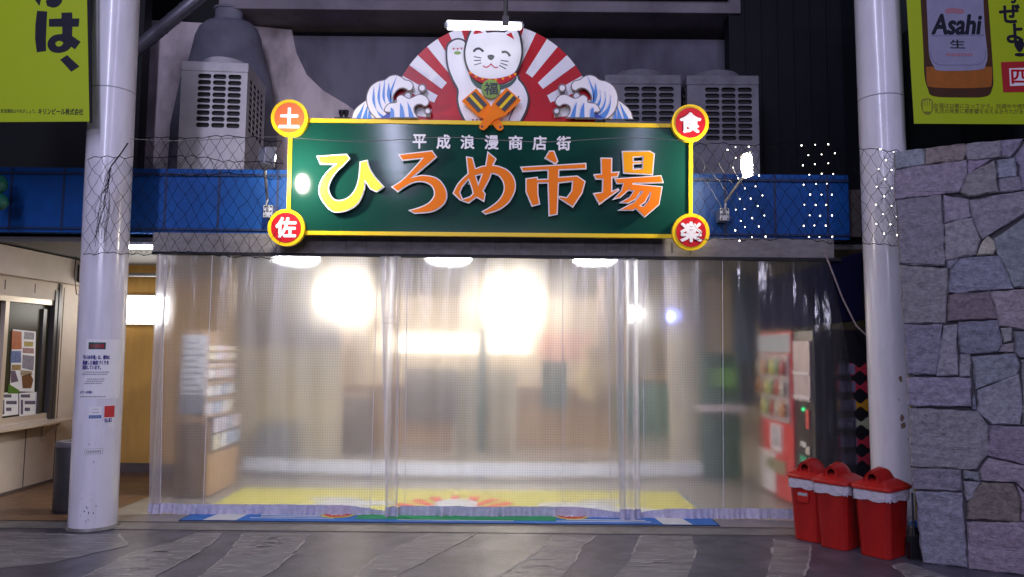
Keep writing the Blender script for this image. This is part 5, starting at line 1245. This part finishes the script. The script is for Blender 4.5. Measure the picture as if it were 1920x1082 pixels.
# vending machines along the right wall, fronts facing the hall
vx = 2.93
t = thing("vending_machine", "red drinks vending machine with lit white header, deeper of the two", "vending machine", (vx + .35, 8.45, 0), "vending machines by the right wall")
y0, y1, hv = 7.82, 8.85, 1.83
b = MB(); b.box(vx, vx + .75, y0, y1, .03, hv); obj("body", b, m_vred, t, bevel=.015)
b = MB(); b.box(vx - .02, vx - .001, y0 + .04, y1 - .04, .86, 1.58); obj("display_window", b, mat("display back", (.40, .33, .34), .3), t)
b = MB(); b.box(vx - .03, vx - .001, y0 + .03, y1 - .03, 1.60, 1.80); obj("header_panel", b, emit("lit header", (1, .93, .86), .3, False), t)
for r_ in range(3):
    for k in range(6):
        yy = y0 + .12 + k * .15; z = .92 + r_ * .22
        b = MB(); b.lathe([(0, 0), (.03, .0), (.033, .02), (.033, .12), (.015, .16), (.015, .18), (0, .18)], (vx - .055, yy, z), 10)
        obj("sample_bottle", b, [mat("sample", c_, .3) for c_ in ((.5, .2, .05), (.45, .4, .3), (.4, .05, .04), (.1, .2, .08), (.5, .45, .1), (.12, .06, .04))][(k + r_) % 6], t, smooth=True)
b = MB(); b.box(vx - .02, vx - .001, y0 + .30, y0 + .62, .52, .82); obj("coin_panel", b, m_vwhite, t)
b = MB(); b.box(vx - .024, vx - .0205, y0 + .36, y0 + .54, .58, .78); obj("coin_display", b, m_greyp, t)
b = MB(); b.box(vx - .02, vx - .001, y0 + .20, y1 - .2, .30, .44); obj("pickup_flap", b, mat("pickup flap", (.35, .30, .16), .2, metal=.4), t)
b = MB(); b.box(vx - .014, vx - .001, y0 + .5, y1 - .02, .06, .50); obj("white_graphic", b, m_vwhite, t)
t = thing("vending_machine", "black drinks vending machine with printed end panel, nearer of the two", "vending machine", (vx + .4, 7.5, 0), "vending machines by the right wall")
y0b, y1b = 7.27, 7.80; xb0 = vx + .02
b = MB(); b.box(xb0, xb0 + .95, y0b, y1b, .03, hv); obj("body", b, m_vblack, t, bevel=.012)
b = MB(); b.box(xb0 - .02, xb0 - .001, y0b + .05, y1b - .04, 1.12, 1.72); obj("display_window", b, mat("display warm", (.42, .33, .33), .25), t)
b = MB(); b.box(xb0 - .03, xb0 - .0205, y0b + .05, y1b - .04, 1.38, 1.41); b.box(xb0 - .03, xb0 - .0205, y0b + .05, y1b - .04, 1.14, 1.17); obj("display_shelf", b, m_vwhite, t)
b = MB(); b.box(xb0 - .012, xb0 - .001, y0b + .25, y0b + .30, 1.02, 1.05); obj("status_lamp", b, emit("green lamp", (.05, 1, .3), 1.5, False), t)
for nm, c_, (ya_, yb2, za, zb_) in (("red_badge", (.5, .05, .04), (.12, .2, .85, 1.04)), ("white_badge", (.5, .48, .44), (.2, .36, .66, .71)), ("green_badge", (.03, .35, .18), (.2, .38, .5, .57)), ("cream_badge", (.45, .40, .34), (.12, .22, .60, .68))):
    b = MB(); b.box(xb0 - .012, xb0 - .001, y0b + ya_, y0b + yb2, za, zb_); obj(nm, b, mat(nm, c_, .4), t)
VP = Plane((xb0, y0b, 0), (1, 0, 0), (0, 0, 1))
b = MB()
def wavy(xa_, xb_, zc_, hh):
    n = 40; up_ = []; dn = []
    for k in range(n + 1):
        x = xa_ + (xb_ - xa_) * k / n; am = hh * (.62 + .38 * math.cos(2 * math.pi * (x - xa_) / .15))
        up_.append((x, zc_ + am)); dn.append((x, zc_ - am))
    return up_ + dn[::-1]
rowsv = [(W(1560, 692, y0b).z, (.42, .03, .05)), (W(1560, 725, y0b).z, (.42, .03, .06)), (W(1560, 759, y0b).z, (.50, .24, .02)), (W(1560, 793, y0b).z, (.36, .38, .26)), (W(1560, 828, y0b).z, (.42, .03, .05)), (W(1560, 860, y0b).z, (.36, .03, .05))]
gp_ = None
for k, (zc_, c_) in enumerate(rowsv):
    b = MB(); vs, fs = fill([wavy(.22, .90, zc_, .062)], .004); b.add([VP.out(v.x, v.y, .003 + v.z) for v in vs], fs)
    o_ = obj("bottle_row_print", b, mat("bottle row", c_, .35, var=.25, vscale=14), t)
    b = MB(); b.box(xb0 + .24, xb0 + .40, y0b - .0085, y0b - .0055, zc_ - .05, zc_ + .05); obj("bottle_label_print", b, mat("bottle label print", (.14, .12, .2), .35), o_)
b = MB(); vs, fs = textbox("water", .62, W(1610, 668, y0b).z, .86, W(1610, 655, y0b).z, .02); b.add([VP.out(v.x, v.y, .004) for v in vs], fs); obj("panel_lettering", b, m_greyp, t)
# navy awning above the machines
b = MB(); xa_ = W(1425, 600, 8.0).x
pts_ = [(vx - .1, ZC - .25), (vx + .55, ZC - .05), (vx + .55, 1.93), (vx + .02, 1.86)]
b.prism([Vector((x, 7.3, z)) for x, z in pts_], (0, 1.6, 0)); tag(obj("navy_awning", b, m_navycl, bevel=.02), "dark navy cloth cover above the vending machines", "awning")
# a few stalls and lamps towards the right of the hall
t = thing("green_sign_stand", "green sign stand with a lit yellow green panel beside the vending machines", "sign stand", W(1345, 760, 9.6))
p = W(1345, 680, 9.6); b = MB(); b.box(p.x - .25, p.x + .25, 9.6, 9.68, .02, p.z + .12); obj("board", b, mat("stand green", (.035, .095, .06), .5), t)
b = MB(); z0 = W(1345, 725, 9.6).z; z1 = W(1345, 690, 9.6).z; b.box(p.x - .14, p.x + .18, 9.57, 9.599, z0, z1); obj("lit_panel", b, emit("green panel", (.45, .85, .25), .16, False), t)
b = MB(); b.box(p.x - .3, p.x + .3, 9.5, 9.598, W(1345, 770, 9.6).z, W(1345, 758, 9.6).z); obj("ledge", b, m_vwhite, t)
p = W(1388, 600, 9.9); b = MB(); b.box(p.x - .17, p.x + .17, 9.9, 9.95, .9, ZC - .02); tag(obj("hanging_curtain", b, mat("dark teal cloth", (.025, .06, .12), .7)), "dark teal cloth hanging beside the green sign stand", "curtain")
p = W(1285, 760, 10.4); b = MB(); b.lathe([(.24, 0.005), (.24, 2.655)], (p.x, 10.4, 0), 28); tag(obj("round_pillar", b, m_hall, smooth=True), "round beige pillar standing behind the blue lamp in the hall", "pillar")
p = W(1195, 590, 10.0); t = thing("spot_lamp", "small bright white lamp high in the hall beside the blue lamp", "lamp", p)
b = MB(); b.sphere(p, .05, 12, 8); obj("bulb", b, emit("white lamp", (1, .95, .85), 60), t, smooth=True)
b = MB(); b.tube([p + Vector((0, 0, .05)), Vector((p.x, p.y, ZC - .001))], .008, 6); obj("cord", b, m_blackp, t)
p = W(1260, 594, 10.3); t = thing("blue_lamp", "small blue glowing lamp beside the white lamp in the hall", "lamp", p)
b = MB(); b.sphere(p, .09, 12, 8); obj("bulb", b, emit("blue lamp", (.25, .3, 1.0), 7, False), t, smooth=True)
b = MB(); b.tube([p + Vector((0, 0, .09)), Vector((p.x, p.y, ZC - .001))], .008, 6); obj("cord", b, m_blackp, t)
p0 = W(1150, 690, 14.5); p1 = W(1300, 690, 14.5)
t = thing("drinks_counter", "green sided drinks counter at the back of the hall beyond the pillar", "counter", ((p0.x + p1.x) / 2, 14.5, 0))
b = MB(); b.box(p0.x, p1.x, 14.5, 15.1, .01, 1.05); obj("counter_front", b, mat("counter green", (.06, .16, .12), .5), t)
b = MB(); b.box(p0.x - .1, p1.x + .1, 14.4, 15.2, 1.051, 1.1); obj("counter_top", b, m_woodl, t)

def hallbox(name, label, cat, px0, py0, px1, py1, Y, m, dep=.3, ground=False):
    a = W(px0, py0, Y); c = W(px1, py1, Y); b = MB(); b.box(a.x, c.x, Y, Y + dep, .005 if ground else c.z, a.z)
    return tag(obj(name, b, m, bevel=.01), label, cat)
hallbox("green_post", "dark green post in the hall below the middle globe lamp", "post", 897, 615, 916, 860, 12.0, mat("post green", (.03, .10, .08), .5), .1, True)
hallbox("brown_crate_stack", "dark brown crate stack in the hall behind the tied curtain flap", "crates", 596, 742, 700, 862, 11.6, mat("crate brown", (.13, .10, .09), .6), .5, True)
hallbox("serving_cart", "pale serving cart behind the brochure rack in the hall", "cart", 488, 792, 556, 868, 10.6, mat("cart grey", (.34, .34, .33), .4), .4, True)
hallbox("dark_screen_panel", "dark brown screen panel beside the tied curtain flap in the hall", "screen", 762, 690, 858, 790, 12.2, mat("screen brown", (.16, .12, .10), .6), .1)
hallbox("pale_door_panel", "pale door panel beside the green post in the hall", "door", 850, 690, 895, 830, 12.3, mat("pale door", (.55, .48, .34), .5), .08, True)
hallbox("pale_notice_panel", "pale notice panel close to the red stall cloth in the hall", "panel", 922, 690, 968, 830, 12.3, mat("pale notice", (.58, .50, .36), .5), .08, True)
hallbox("teal_menu_board", "dark teal menu board near the shiny curtain flap in the hall", "menu board", 1018, 676, 1062, 765, 11.8, mat("board teal", (.10, .17, .14), .5), .06)
b = MB(); p = W(1108, 712, 11.4); b.lathe([(.06, -.32), (.17, -.27), (.2, -.05), (.17, .18), (.11, .28), (.11, .36), (.16, .42), (.13, .52), (0, .56)], p, 20)
tag(obj("paper_lantern", b, mat("tan lantern", (.55, .40, .16), .6), smooth=True), "tan gourd shaped lantern hanging near the shiny curtain flap in the hall", "lantern")

m_hp = emit("hall fill panel", (1.0, .90, .74), 60)  # added panels, unseen above the bulkhead, to brighten the hall
for x, y, lab in ((-2.6, 12.0, "unseen flat fill panel above the cream partition in the hall"), (-.2, 14.6, "unseen flat fill panel above the food stall in the hall"), (2.0, 12.2, "unseen flat fill panel above the drinks counter side of the hall")):
    t = thing("hall_fill_panel", lab, "ceiling light", (x, y, 3.28), "added fill panels in the hall")
    b = MB(); b.box(x - .6, x + .6, y - .2, y + .2, 3.29, 3.30); obj("diffuser", b, m_hp, t)
    b = MB(); b.box(x - .63, x + .63, y - .23, y + .23, 3.301, 3.345); obj("housing", b, m_white, t)
